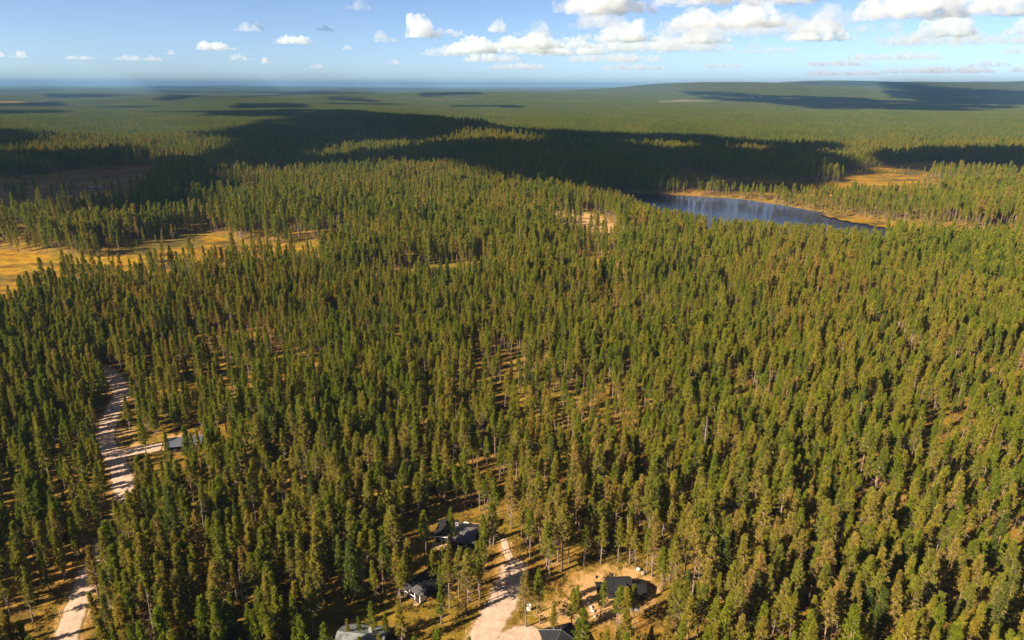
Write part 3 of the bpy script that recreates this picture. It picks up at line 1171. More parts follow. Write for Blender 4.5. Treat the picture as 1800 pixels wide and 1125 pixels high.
def tile(size, cell, nbr, nt, nb, blen, bwid, seed, Rk=1.0):
    rng = NPR(seed)
    parts = []
    olds = []
    tints = []
    n = int(size / cell)
    lib = [crown_arrays(NPR(seed + 10 + k), 17.0, 2.3 * Rk, .36, nbr, nt, nb, blen, bwid, squash=.7, tan=.4) for k in range(6)]
    for i in range(n):
        for j in range(n):
            if rng.random() < .12:
                continue
            x = (i + rng.random()) * cell - size / 2
            y = (j + rng.random()) * cell - size / 2
            t, od = lib[rng.integers(6)]
            olds.append(od)
            tints.append(np.full(len(od), rng.random()))
            a = rng.random() * 6.28
            c, s = math.cos(a), math.sin(a)
            k = rng.uniform(.7, 1.2)
            q = t * np.array([rng.uniform(.9, 1.15), rng.uniform(.9, 1.15), k])
            r = np.stack([q[..., 0] * c - q[..., 1] * s + x, q[..., 0] * s + q[..., 1] * c + y, q[..., 2]], -1)
            parts.append(r)
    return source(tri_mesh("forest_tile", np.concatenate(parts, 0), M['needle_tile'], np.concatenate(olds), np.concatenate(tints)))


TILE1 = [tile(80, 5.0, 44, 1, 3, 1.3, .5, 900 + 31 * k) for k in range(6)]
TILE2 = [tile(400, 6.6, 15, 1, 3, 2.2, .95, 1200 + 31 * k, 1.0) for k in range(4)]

# ------------------------------------------------------------------ cabins, things in the yards
M['black_roof'] = mat("black_roofing", (.010, .010, .012), .65, .2, (.018, .017, .018), 1.5)
M['grey_roof'] = mat("grey_brown_roofing", (.085, .076, .074), .6, .4, (.06, .054, .053), .8)
M['mottled_roof'] = mat("mottled_grey_roofing", (.07, .075, .07), .8, .3, (.18, .19, .18), .7)  # dark grey with paler grey patches mixed in by noise
M['steel_roof'] = mat("blue_grey_roofing", (.075, .08, .10), .5, .4, (.055, .06, .075), .6)
M['dark_wall'] = mat("dark_stained_boards", (.022, .020, .019), .8, .3, (.035, .030, .028), 3.0)
M['brown_wall'] = mat("brown_boards", (.09, .055, .035), .8, .3, (.06, .04, .028), 3.0)
M['white'] = mat("white_paint", (.78, .77, .74), .6, .3, (.68, .67, .64), 2.0)
M['wood'] = mat("new_timber", (.52, .33, .16), .8, .2, (.40, .25, .12), 2.0)
M['glass'] = mat("window_glass", (.012, .015, .02), .06, .6)
M['brick'] = mat("grey_render", (.30, .28, .27), .9, .2, (.22, .21, .20), 2.0)
M['rock'] = mat("pale_granite", (.50, .46, .40), .9, .2, (.34, .31, .28), 1.4, .6)
M['rock2'] = mat("brown_granite", (.30, .22, .16), .9, .2, (.20, .15, .11), 1.8, .6)
M['rubber'] = mat("tyre_rubber", (.015, .015, .015), .8, .2)
M['metal'] = mat("bare_metal", (.5, .5, .5), .4, .5, metallic=.8)
M['tub'] = mat("white_plastic", (.75, .76, .78), .3, .5)


def gable(parent, x0, x1, y0, y1, h, rise, roofm, wallm, over=.6, th=.18, axis='x', name_roof="roof"):
    """walls with gable ends and a two-sided roof, ridge along the axis; one wall mesh and one roof mesh with two panels"""
    w = MB()
    if axis == 'x':
        ym = (y0 + y1) / 2
        w.add([(x0, y0, 0), (x1, y0, 0), (x1, y1, 0), (x0, y1, 0), (x0, y0, h), (x1, y0, h), (x1, y1, h), (x0, y1, h), (x0, ym, h + rise - .02), (x1, ym, h + rise - .02)],
              [(0, 1, 5, 4), (2, 3, 7, 6), (1, 2, 6, 9, 5), (3, 0, 4, 8, 7), (4, 5, 9, 8), (6, 7, 8, 9)])
        k = rise / (ym - y0)
        e = h - over * k + th
        r = h + rise + th
        pan = [[(x0 - over, y0 - over, e), (x1 + over, y0 - over, e), (x1 + over, ym, r), (x0 - over, ym, r)],
               [(x1 + over, y1 + over, e), (x0 - over, y1 + over, e), (x0 - over, ym, r), (x1 + over, ym, r)]]
    else:
        xm = (x0 + x1) / 2
        w.add([(x0, y0, 0), (x1, y0, 0), (x1, y1, 0), (x0, y1, 0), (x0, y0, h), (x1, y0, h), (x1, y1, h), (x0, y1, h), (xm, y0, h + rise - .02), (xm, y1, h + rise - .02)],
              [(0, 1, 5, 8, 4), (2, 3, 7, 9, 6), (1, 2, 6, 5), (3, 0, 4, 7), (5, 6, 9, 8), (7, 4, 8, 9)])
        k = rise / (xm - x0)
        e = h - over * k + th
        r = h + rise + th
        pan = [[(x1 + over, y0 - over, e), (x1 + over, y1 + over, e), (xm, y1 + over, r), (xm, y0 - over, r)],
               [(x0 - over, y1 + over, e), (x0 - over, y0 - over, e), (xm, y0 - over, r), (xm, y1 + over, r)]]
    w.build("wall", wallm, parent)
    ro = empty(name_roof, (0, 0, 0))
    ro.parent = parent
    for q in pan:
        MB().slab(q, th).build("roof_panel", roofm, ro)
    return ro


def window(parent, p, u, wd, ht, n, frame=True):
    """window on a wall: centre p, direction u along the wall, outward normal n"""
    p, u, n = Vector(p), Vector(u).normalized(), Vector(n).normalized()
    z = Vector((0, 0, 1))

    def pane(mb, w0, w1, h0, h1, d0, d1):
        vs = [p + u * a + z * b + n * c for c in (d0, d1) for a, b in ((w0, h0), (w1, h0), (w1, h1), (w0, h1))]
        mb.add(vs, [(3, 2, 1, 0), (4, 5, 6, 7), (0, 1, 5, 4), (1, 2, 6, 5), (2, 3, 7, 6), (3, 0, 4, 7)])
    g = MB()
    pane(g, -wd / 2, wd / 2, -ht / 2, ht / 2, -.02, .03)
    wo = g.build("window", M['glass'], parent)
    if frame:
        f = MB()
        for a, b, c, d in ((-wd / 2 - .1, wd / 2 + .1, ht / 2, ht / 2 + .1), (-wd / 2 - .1, wd / 2 + .1, -ht / 2 - .1, -ht / 2), (-wd / 2 - .1, -wd / 2, -ht / 2, ht / 2), (wd / 2, wd / 2 + .1, -ht / 2, ht / 2)):
            pane(f, a, b, c, d, -.02, .06)
        f.build("window_frame", M['white'], wo)
    return wo


def door(parent, x, y, m, n=(0, -1, 0)):
    d = MB().box(x - .5, x + .5, y - .05, y + .03, .05, 2.1).build("door", m, parent)
    MB().box(x + .32, x + .40, y - .12, y - .05, 1.0, 1.06).build("handle", M['metal'], d)
    return d


def base_at(px, py):
    x, y = at(px, py)
    return (x, y, tz(x, y) + .02)


# cabin with the grey roof, chimney, terrace and hot tub
A = empty("cabin", base_at(806, 950), math.radians(-7))
tag(A, "cabin with a grey brown roof, chimney and sheltered terrace beside the gravel road", "cabin", "holiday cabins among the pines")
rA = gable(A, -1.2, 4.6, -3.3, 3.6, 2.6, 1.5, M['grey_roof'], M['dark_wall'], .7)
rA2 = gable(A, -5.6, -1.25, -1.6, 4.2, 2.35, 1.2, M['black_roof'], M['dark_wall'], .5, axis='y', name_roof="side_roof")
ch = MB().box(-.7, .15, .6, 1.4, 3.2, 5.3).build("chimney", M['brick'], rA)
MB().box(-.78, .23, .52, 1.48, 5.3, 5.42).build("chimney_cap", M['black_roof'], rA)
MB().box(-6.15, -.9, -2.2, -2.08, 2.08, 2.30).build("eaves_board", M['white'], rA2)
for px_ in (-3.9, -2.3):
    window(A, (px_, -1.6, 1.4), (1, 0, 0), 1.1, 1.3, (0, -1, 0))
window(A, (1.8, -3.3, 1.4), (1, 0, 0), 2.0, 1.3, (0, -1, 0))
window(A, (4.6, .4, 1.4), (0, 1, 0), 1.2, 1.2, (1, 0, 0))
door(A, -.4, -3.34, M['brown_wall'])
MB().box(-6.2, -1.6, -4.6, -1.75, -.05, .28).build("deck", M['wood'], A)
for px_ in (-5.9, -3.9, -1.9):
    MB().box(px_ - .07, px_ + .07, -2.2, -2.06, .28, 2.1).build("post", M['white'], A)
MB().box(.6, 6.0, 3.8, 7.6, -.05, .25).build("terrace", M['wood'], A)
MB().box(5.6, 5.74, 3.8, 7.4, .25, 4.1).build("privacy_screen", M['brown_wall'], A)
tub = empty("hot_tub", base_at(819, 928), math.radians(-7))
tag(tub, "white hot tub on the timber terrace behind the grey roofed cabin", "hot tub")
hz = 2.2
mb = MB()
mb.tube([(0, 0, .2), (0, 0, 1.0 + hz * .0)], [1.05, 1.12], 12)
mb.build("shell", M['tub'], tub)
MB().tube([(0, 0, 1.02), (0, 0, 1.12)], [1.15, 1.15], 12).build("cover", M['white'], tub)

# dark cabin with porch and white posts
B = empty("cabin", base_at(742, 1042), math.radians(-38))
tag(B, "black roofed cabin with white porch posts and pale steps, half hidden by pines", "cabin", "holiday cabins among the pines")
rB = gable(B, -2.4, 2.4, -.6, 6.2, 2.4, 1.35, M['black_roof'], M['dark_wall'], .55, axis='y')
pr = MB().slab([(-2.9, -3.0, 2.3), (2.9, -3.0, 2.3), (2.9, -.9, 2.75), (-2.9, -.9, 2.75)], .14).build("porch_roof", M['grey_roof'], B)
MB().box(-2.8, 2.8, -3.1, -.65, -.05, .35).build("porch_deck", M['brown_wall'], B)
for px_ in (-2.6, -.9, .9, 2.6):
    MB().box(px_ - .09, px_ + .09, -2.95, -2.77, .35, 2.24).build("post", M['white'], B)
MB().box(-2.6, .8, -2.92, -2.82, 1.0, 1.12).build("railing", M['white'], B)
MB().box(1.2, 2.6, -4.1, -3.15, -.05, .2).build("steps", M['wood'], B)
door(B, 1.2, -.64, M['brown_wall'])
window(B, (-1.0, -.6, 1.35), (1, 0, 0), 1.1, 1.1, (0, -1, 0))
window(B, (2.4, 3.2, 1.35), (0, 1, 0), 1.2, 1.1, (1, 0, 0))

# black cabin in the sandy clearing
Cc = empty("cabin", base_at(1096, 1050), math.radians(4))
Cc.scale = (.76, .76, .8)
tag(Cc, "black cabin with crossing gables standing in the sandy clearing", "cabin", "holiday cabins among the pines")
rC = gable(Cc, -4.6, 2.6, -.2, 6.0, 2.8, 2.1, M['black_roof'], M['dark_wall'], .6)
rC2 = gable(Cc, -1.0, 3.2, -3.6, 2.6, 2.7, 1.55, M['black_roof'], M['dark_wall'], .5, axis='y', name_roof="cross_roof")
rC3 = gable(Cc, 3.4, 7.0, -1.2, 4.4, 2.1, 1.0, M['black_roof'], M['dark_wall'], .45, name_roof="annex_roof")
rC4 = gable(Cc, -7.6, -4.75, .6, 4.8, 2.0, .9, M['black_roof'], M['dark_wall'], .4, name_roof="store_roof")
MB().box(-3.2, -2.5, 3.4, 4.1, 4.0, 5.9).build("chimney", M['dark_wall'], rC)
window(Cc, (1.1, -3.6, 1.5), (1, 0, 0), 2.2, 1.6, (0, -1, 0), False)
window(Cc, (-2.8, -.2, 1.5), (1, 0, 0), 1.4, 1.2, (0, -1, 0), False)
window(Cc, (7.0, 1.5, 1.2), (0, 1, 0), 1.0, 1.0, (1, 0, 0), False)
door(Cc, 5.2, -1.24, M['brown_wall'])
MB().box(-1.4, 3.6, -6.0, -3.75, -.05, .25).build("terrace", M['brick'], Cc)

# black pyramid roof cut by the picture's lower edge
D = empty("cabin", base_at(988, 1137), math.radians(17))
tag(D, "cabin with a black hipped roof at the picture's bottom edge", "cabin", "holiday cabins among the pines")
MB().box(-3.4, 3.4, -3.2, 3.2, 0, 2.5).build("wall", M['dark_wall'], D)
rD = empty("roof", (0, 0, 0))
rD.parent = D
ap = (0, 0, 4.75)
cr = [(-4.0, -3.8, 2.45), (4.0, -3.8, 2.45), (4.0, 3.8, 2.45), (-4.0, 3.8, 2.45)]
for k in range(4):
    MB().slab([cr[k], cr[(k + 1) % 4], ap], .12).build("roof_panel", M['black_roof'], rD)
for k in range(4):
    MB().tube([Vector(cr[k]) + Vector((0, 0, .03)), Vector(ap) + Vector((0, 0, .03))], [.07, .07], 5).build("ridge_cap", M['steel_roof'], rD)
MB().tube([(.05, .3, 4.3), (.05, .3, 5.9)], [.13, .13], 8).build("flue", M['dark_wall'], rD)
window(D, (0, -3.2, 1.4), (1, 0, 0), 1.4, 1.2, (0, -1, 0))
window(D, (3.4, 0, 1.4), (0, 1, 0), 1.4, 1.2, (1, 0, 0))
door(D, -2.0, -3.24, M['brown_wall'])

# large grey roof at the bottom edge
Ee = empty("cabin", base_at(638, 1142), math.radians(-6))
tag(Ee, "building with a pale mottled grey roof behind pines at the bottom edge", "cabin", "holiday cabins among the pines")
rE = gable(Ee, -4.6, 4.8, -3.5, 3.8, 2.4, 1.5, M['mottled_roof'], M['brown_wall'], .6)
MB().box(1.5, 2.2, .9, 1.6, 3.3, 4.9).build("chimney", M['brick'], rE)
window(Ee, (-1.5, -3.5, 1.4), (1, 0, 0), 1.2, 1.2, (0, -1, 0))
door(Ee, 1.5, -3.54, M['white'])

# shed by the winding road
F = empty("shed", base_at(327, 790), math.radians(14))
tag(F, "long shed with a blue grey roof at the end of the sandy drive", "shed")
rF = gable(F, -5.0, 5.2, -2.4, 3.2, 2.5, 1.4, M['steel_roof'], M['dark_wall'], .6)
MB().box(-5.6, 5.8, 3.86, 3.95, 2.0, 2.28).build("gutter", M['white'], rF)
MB().box(-5.1, -5.02, -1.8, .4, .05, 2.2).build("garage_door", M['white'], F)
window(F, (1.0, -2.4, 1.4), (1, 0, 0), 1.2, 1.0, (0, -1, 0))
door(F, -2.6, -2.44, M['brown_wall'])


def boulder(px, py, r, m, seed, label, sx=1.0):
    rnd = NPR(seed)
    bm = bmesh.new()
    bmesh.ops.create_icosphere(bm, subdivisions=2, radius=1.0)
    ax = rnd.normal(0, 1, (11, 3))
    ax /= np.linalg.norm(ax, axis=1)[:, None]
    dd = rnd.uniform(.45, .85, 11)
    for v in bm.verts:
        n = v.co.normalized()
        k = 1.0
        for a, d in zip(ax, dd):
            c = n.x * a[0] + n.y * a[1] + n.z * a[2]
            if c > .05:
                k = min(k, d / c)
        v.co = n * k * (1 + float(vnoise(n.x * 4 + seed, n.y * 4 + n.z * 3, seed) - .5) * .12)
        v.co.x *= r * sx
        v.co.y *= r * .85
        v.co.z *= r * .8
    me = bpy.data.meshes.new("boulder")
    bm.to_mesh(me)
    bm.free()
    me.materials.append(m)
    o = bpy.data.objects.new("boulder", me)
    COL.objects.link(o)
    x, y, z = base_at(px, py)
    o.location = (x, y, z + r * .4)
    o.rotation_euler = (0, 0, seed)
    return tag(o, label, "boulder", "boulders in the sandy clearing")


boulder(1124, 1003, .85, M['rock'], 3, "largest pale boulder at the rim of the sandy clearing")
boulder(1131, 1009, .75, M['rock2'], 4, "brown boulder beside the largest pale one")
boulder(1047, 1015, .55, M['rock2'], 5, "low boulder on the sandy bank behind the black cabin")
for k, (px, py, r, lab) in enumerate(((1036, 1061, .55, "pale boulder farthest up the row beside the black cabin"), (1041, 1067, .5, "second pale boulder down the row beside the black cabin"),
                                      (1044, 1074, .6, "third pale boulder down the row beside the black cabin"), (1048, 1083, .45, "fourth pale boulder down the row beside the black cabin"))):
    boulder(px, py, r, M['rock'], 20 + k, lab, 1.3)


def car(px, py, rz, paint, label):
    e = empty("parked_car", base_at(px, py), rz)
    tag(e, label, "car", "cars parked by the cabins")
    prof = [(-2.15, .35), (2.15, .35), (2.2, .75), (1.3, .92), (-2.0, .98), (-2.2, .7)]
    mb = MB()
    for y in (-.88, .88):
        mb.add([(x, y, z) for x, z in prof], [])
    n = len(prof)
    mb.f += [tuple(range(n)), tuple(range(2 * n - 1, n - 1, -1))] + [(i, i + n, (i + 1) % n + n, (i + 1) % n) for i in range(n)]
    mb.mi += [0] * (n + 2)
    mb.build("body", paint, e)
    top = [(-1.9, .97), (1.25, .93), (.55, 1.46), (-1.35, 1.48)]
    mb = MB()
    for y, k in ((-.8, 0), (.8, 0)):
        mb.add([(x, y * (.85 if z > 1.2 else 1), z) for x, z in top], [])
    mb.f += [(0, 1, 2, 3), (7, 6, 5, 4)] + [(i, i + 4, (i + 1) % 4 + 4, (i + 1) % 4) for i in range(4)]
    mb.mi += [0] * 6
    mb.build("windows", M['glass'], e)
    MB().add([(-1.36, -.69, 1.485), (.56, -.69, 1.465), (.56, .69, 1.465), (-1.36, .69, 1.485), (-1.3, -.6, 1.53), (.45, -.6, 1.51), (.45, .6, 1.51), (-1.3, .6, 1.53)],
             [(4, 5, 6, 7), (0, 1, 5, 4), (1, 2, 6, 5), (2, 3, 7, 6), (3, 0, 4, 7)]).build("roof", paint, e)
    for x in (-1.35, 1.35):
        for y in (-.86, .86):
            MB().tube([(x, y - .1, .33), (x, y + .1, .33)], [.33, .33], 12).build("wheel", M['rubber'], e)
    for y in (-.6, .6):
        MB().box(2.17, 2.22, y - .18, y + .18, .6, .74).build("headlight", M['tub'], e)


M['paint_dark'] = mat("dark_car_paint", (.012, .014, .018), .25, .6)
car(1018, 1105, math.radians(70), M['paint_dark'], "dark car parked beyond the black hipped roof")

e = empty("utility_cabinet", base_at(931, 1073), .2)
tag(e, "white utility cabinet among the pines beside the gravel road", "cabinet")
MB().box(-.4, .4, -.25, .25, .1, 1.5).build("housing", M['white'], e)
MB().box(-.46, .46, -.31, .31, 1.5, 1.58).build("lid", M['tub'], e)
MB().box(-.42, .42, -.27, .27, -.2, .1).build("plinth", M['brick'], e)

e = empty("utility_pole", base_at(1015, 1094), 0)
tag(e, "bare wooden pole standing in the sandy yard", "pole")
MB().tube([(0, 0, -.5), (0, 0, 5.4)], [.13, .10], 8).build("post", M['deadwood'], e)
MB().tube([(0, 0, 5.4), (0, 0, 5.55)], [.12, .04], 8).build("cap", M['metal'], e)


def log(px, py, L, rz, label):
    x, y, z = base_at(px, py)
    mb = MB()
    mb.tube([(-L / 2, 0, .14), (-L / 6, .05, .16), (L / 4, -.04, .15), (L / 2, .05, .13)], [.17, .15, .12, .05], 7)
    for k in range(5):
        a = -L / 2 + L * (k + 1) / 6.5
        mb.tube([(a, 0, .16), (a + .3, .25 * (-1) ** k, .55)], [.03, .012], 3, cap=False)
    o = mb.build("fallen_log", M['deadwood'])
    o.location = (x, y, z)
    o.rotation_euler = (0, 0, rz)
    tag(o, label, "log", "fallen trunks on the forest floor")


log(1142, 908, 7, .15, "pale fallen trunk in the gap behind the clearing")
log(1222, 903, 6, .35, "fallen trunk to the right of the one behind the clearing")
log(1258, 1003, 8, .5, "fallen trunk in the dark gap right of the clearing")

# ------------------------------------------------------------------ the forest: where trees stand
SIGHT = [
    ([(1185, 303), (1330, 317), (1480, 325), (1560, 305), (1650, 333), (1600, 344), (1450, 343), (1300, 338), (1210, 325)], .4),
    ([(-20, 450), (160, 459), (300, 431), (360, 421), (420, 430), (562, 436), (560, 444), (400, 456), (280, 474), (100, 488), (-20, 520)], .28),
    ([(1560, 292), (1640, 286), (1800, 292), (1800, 308), (1640, 300)], .2),
    ([(-20, 320), (200, 301), (268, 312), (220, 332), (100, 350), (-20, 358)], .06),
                                                           # what stays in view: photo outline, share of trees kept in front
    ([(800, 910), (842, 910), (836, 957), (797, 955)], .12), ([(762, 914), (785, 908), (786, 948), (760, 948)], .2), ([(965, 376), (1045, 376), (1080, 395), (1070, 404), (1000, 390)], .2), ([(1130, 345), (1250, 351), (1360, 363), (1440, 376), (1560, 399), (1630, 412), (1570, 404), (1440, 391), (1370, 387), (1250, 378), (1180, 364)], .0),
    ([(728, 1005), (768, 1000), (764, 1030), (752, 1052), (725, 1046)], .25),
    ([(1056, 1022), (1110, 1012), (1148, 1036), (1148, 1062), (1062, 1058)], .0),
    ([(1005, 1010), (1050, 992), (1085, 985), (1120, 992), (1155, 1012), (1150, 1035), (1020, 1040)], .0),
    ([(950, 1100), (985, 1098), (1025, 1125), (940, 1135)], .0), ([(598, 1098), (690, 1098), (700, 1130), (590, 1130)], .45),
    ([(845, 1125), (900, 1010), (930, 1010), (900, 1090), (890, 1125)], .0), ([(298, 764), (352, 758), (352, 778), (316, 795), (298, 795)], .1),
    ([(85, 1125), (120, 1060), (145, 1020), (155, 1070), (160, 1125)], .15), ([(195, 850), (178, 775), (200, 705), (220, 705), (202, 770), (232, 860)], .3),
    ([(195, 660), (225, 665), (230, 700), (195, 700)], .1), ([(200, 795), (285, 780), (290, 795), (205, 812)], .1),
    ([(1028, 1055), (1055, 1055), (1055, 1090), (1030, 1090)], .15), ([(880, 905), (900, 905), (900, 965), (880, 965)], .25),
    ([(905, 1100), (960, 1105), (950, 1125), (900, 1125)], .1),
]
SUNNY = [(*at(px, py), h, w) for px, py, h, w in ((820, 938, 3, 4.5), (775, 935, 3, 3), (1085, 1035, 3, 4), (1105, 1040, 3, 3), (1055, 1003, 0, 2.5), (1085, 997, 0, 3), (1118, 1006, 0, 2.5), (1135, 1022, 0, 2.5),
                                                 (985, 1112, 3, 3.5), (660, 1115, 3, 3), (310, 785, 3, 4), (125, 1095, 0, 3.5), (862, 1095, 0, 3), (940, 1118, 0, 2.5), (1000, 1075, 0, 3))]
YARDS = [YARD, YARD_A, YARD_B, YARD_F, YARD_E, YARD_LEFT]


def in_poly_px(px, py, poly):
    return sdist(px, py, poly) < 0


def scatter():
    out = []
    for y0, y1, cell in ((62, 520, 3.6), (520, 1000, 4.0), (1000, 1480, 4.7)):
        xm = .82 * y1 + 70
        nx, ny = int(2 * xm / cell), int((y1 - y0) / cell)
        I, J = np.meshgrid(np.arange(nx), np.arange(ny), indexing='ij')
        x = -xm + (I + .5 * (J % 2) + RNG.uniform(-.42, .42, I.shape)) * cell
        y = y0 + (J + RNG.uniform(-.45, .45, I.shape)) * cell
        x, y = x.ravel(), y.ravel()
        ok = np.abs(x) < .80 * y + 55
        x, y = x[ok], y[ok]
        dens = .77 + 2.3 * (fbm(x / 30, y / 30, 61, 3) - .5) + .7 * (fbm(x / 190, y / 190, 62, 2) - .5)
        dens = np.clip(dens, .17, .98)
        out.append((x, y, dens))
    x = np.concatenate([o[0] for o in out])
    y = np.concatenate([o[1] for o in out])
    p = np.concatenate([o[2] for o in out])
    small = np.ones(len(x))
    # open pine heath between the golden bog and the ridge, sandy slope
    heath = pts(0, (340, 345), (560, 320), (720, 330), (820, 350), (760, 400), (700, 440), (600, 432), (480, 425), (380, 412), (330, 400))
    p = np.where(sdist(x, y, heath) < 0, p * .62, p)
    p = np.where(sdist(x, y, SAND) < 0, p * .3, p)
    wood = pts(0, (1000, 560), (1900, 500), (2000, 1200), (1180, 1200), (1170, 900))
    p = np.where(sdist(x, y, wood) < 0, np.clip(p * 1.2 + .10, 0, .97), p)
    for bz, poly, _ in BOGS:
        s = sdist(x, y, poly)
        edge = s + 26 * (fbm(x / 30, y / 30, 63, 2) - .5)
        p = np.where(edge < 3, .20 * sstep(.46, .64, fbm(x / 40, y / 40, 67, 2)), p)
        p = np.where((edge >= 3) & (edge < 14), p * .7, p)
        small = np.where(edge < 3, .28 + .3 * RNG.random(len(x)), np.where(edge < 14, .75, small))
    for poly, g in ((LAKE, 6), (SLOUGH, 4), (POND, 2.0)):
        p = np.where(sdist(x, y, poly) < g, 0, p)
    small = np.where(sdist(x, y, LAKE) < 60, small * .78, small)
    for line, w in ((ROAD_LEFT, 3.7), (ROAD_MID, 4.6), (PATH_MID, 1.8), (DRIVE_LEFT, 3.8), (DRIVE_MID, 4.0)):
        p = np.where(ldist(x, y, line) < w, 0, p)
    for poly in YARDS:
        p = np.where(sdist(x, y, poly) < 1.2, 0, p)
    keep = RNG.random(len(x)) < p
    x, y, small = x[keep], y[keep], small[keep]
    sc = RNG.normal(1.0, .21, len(x)).clip(.42, 1.45) * small * (.8 + .42 * fbm(x / 70, y / 70, 64, 2))
    sc *= 1 + .38 * sstep(330, 620, np.hypot(x, y))                   # older, taller stand farther off
    z = terrain(x, y)
    # trees that would stand before the roofs and roads are thinned out
    near = y < 1120
    drop = np.zeros(len(x), bool)
    xs, ys, zs, ss = x[near], y[near], z[near], sc[near]
    dn = np.zeros(len(xs), bool)
    luck = RNG.random(len(xs))
    for poly, share in SIGHT:
        for f in (.05, .25, .45, .65, .85, 1.0):
            for side in (-.7, .7):
                a, b, _ = project(xs + side * 1.5 * (1 - f * .6), ys, zs + TREE_H * ss * f)
                dn |= in_poly_px(a, b, poly) & (luck >= share)
    for qx, qy, hq, wq in SUNNY:
        ax_, ay_ = qx - xs, qy - ys
        along = ax_ * math.sin(SH) + ay_ * math.cos(SH)
        perp = np.abs(ax_ * math.cos(SH) - ay_ * math.sin(SH))
        dn |= (along > 0) & (perp < wq) & (along < (14 * ss - hq) / math.tan(SUN_EL))
    drop[np.where(near)[0]] = dn
    x, y, z, sc = x[~drop], y[~drop], z[~drop], sc[~drop]
    return x, y, z, sc


TX, TY, TZ_, TS = scatter()
kind_r = RNG.random(len(TX))
KIND = np.where(kind_r < .03, 1, np.where(kind_r < .037, 2, 0))        # pine, spruce, bare dead tree

# trees placed one by one from the photograph: base pixel, height in metres, kind
HAND = []
for bx, by, h, kd in ((1057, 991, 13.5, 0), (1088, 988, 13, 0), (1108, 992, 13.5, 0), (1118, 1001, 12, 0), (1138, 1008, 13.5, 0), (1147, 1013, 15, 0), (1163, 1041, 13, 0),
                      (1168, 1038, 12, 0), (1069, 952, 12.5, 1), (927, 1102, 15, 0), (946, 1078, 12, 0), (951, 1096, 12.5, 0), (975, 1128, 10, 0), (1028, 995, 12, 0),
                      (1001, 990, 14, 0), (1022, 1100, 9.5, 0)):
    X, Y = at(bx, by)
    HAND.append((X, Y, h, kd))
for tx, ty, h, kd in ((1060, 1022, 11, 0), (1089, 1030, 12.5, 0), (1096, 1033, 10, 0), (1107, 1030, 13, 0), (1121, 1028, 12, 0), (791, 894, 14, 0), (758, 968, 11, 0), (747, 897, 13, 0),
                      (848, 932, 12.5, 0), (852, 905, 14, 0), (789, 975, 15, 0), (806, 965, 14, 0), (822, 970, 14.5, 0), (779, 962, 11, 0), (715, 955, 14, 0), (697, 962, 14, 0),
                      (706, 980, 12, 0), (652, 1062, 11, 0), (678, 1078, 8, 0), (632, 1085, 7, 0), (612, 1090, 7, 0), (706, 1062, 12, 0), (163, 1035, 13.5, 0), (178, 1000, 14, 0),
                      (322, 752, 13, 0), (334, 764, 12, 0), (345, 758, 13, 0), (218, 700, 13, 0), (245, 735, 14, 0), (225, 870, 14, 0), (1008, 1035, 12, 0), (1018, 1030, 9, 0)):
    X, Y = at(tx, ty, h)
    HAND.append((X, Y, h, kd))
hx, hy = np.array([h[0] for h in HAND]), np.array([h[1] for h in HAND])
clear = np.ones(len(TX), bool)
for a, b in zip(hx, hy):
    clear &= np.hypot(TX - a, TY - b) > 2.4
TX, TY, TZ_, TS, KIND = TX[clear], TY[clear], TZ_[clear], TS[clear], KIND[clear]
TX = np.concatenate([TX, hx])
TY = np.concatenate([TY, hy])
TZ_ = np.concatenate([TZ_, terrain(hx, hy)])
hh = np.array([h[2] for h in HAND])
TS = np.concatenate([TS, hh / TREE_H])
KIND = np.concatenate([KIND, np.array([h[3] for h in HAND])])
N = len(TX)
VAR = RNG.integers(0, 9, N)
_stand = fbm(TX / 110, TY / 110, 66, 2) + .42 * sstep(-.15, .4, TX / TY) - .12 + RNG.normal(0, .12, N)
_green, _tan = np.array([2, 4, 5, 8, 0]), np.array([0, 1, 3, 6, 7])
VAR = np.where(_stand < .5, _green[VAR % 5], _tan[(VAR * 7 + 3) % 5])
ROTZ = RNG.uniform(0, 6.283, N)
LEAN = RNG.normal(0, .028, (N, 2))

# ------------------------------------------------------------------ the 300 trees that show largest, each a thing of its own
bx, by, bd = project(TX, TY, TZ_)
topx, topy, _ = project(TX, TY, TZ_ + TREE_H * TS)
vis = np.clip(np.minimum(by, 1125) - np.maximum(topy, 0), 0, None)
vis[(topx < -8) | (topx > 1808) | (TY > 400)] = 0
SINGLE = np.zeros(N, bool)
for kd, cap in ((0, 296), (1, 16), (2, 12)):
    idx = np.where(KIND == kd)[0]
    order = idx[np.argsort(-vis[idx])][:cap]
    SINGLE[order[vis[order] > 30]] = True

MARKS = [("the grey roofed cabin", 806, 945), ("the white posted cabin", 745, 1035), ("the black cabin in the clearing", 1095, 1050), ("the black hipped roof", 985, 1120),
         ("the mottled grey roof", 640, 1120), ("the wide gravel road", 885, 1060), ("the road bend in the bottom corner", 125, 1080), ("the white utility cabinet", 931, 1070),
         ("the largest pale boulder", 1124, 1000), ("the bottom right corner", 1800, 1125), ("the bottom left corner", 0, 1125), ("the right half's bottom edge centre", 1450, 1125),
         ("the bottom edge short of the mottled roof", 380, 1125), ("the fallen trunk right of the clearing", 1258, 1003), ("the right edge above the corner", 1800, 1010),
         ("the blue grey roofed shed", 325, 780), ("the left edge above the corner", 0, 1010)]
ORD = ["nearest", "second", "third", "fourth", "fifth", "sixth", "seventh", "eighth", "ninth", "tenth", "eleventh", "twelfth", "thirteenth", "fourteenth", "fifteenth", "sixteenth",
       "seventeenth", "eighteenth", "nineteenth", "twentieth", "21st", "22nd", "23rd", "24th", "25th", "26th", "27th", "28th", "29th", "30th", "31st", "32nd", "33rd", "34th", "35th", "36th"]
SIDE = ["to the right of", "behind", "to the left of", "in front of"]
bins = {}
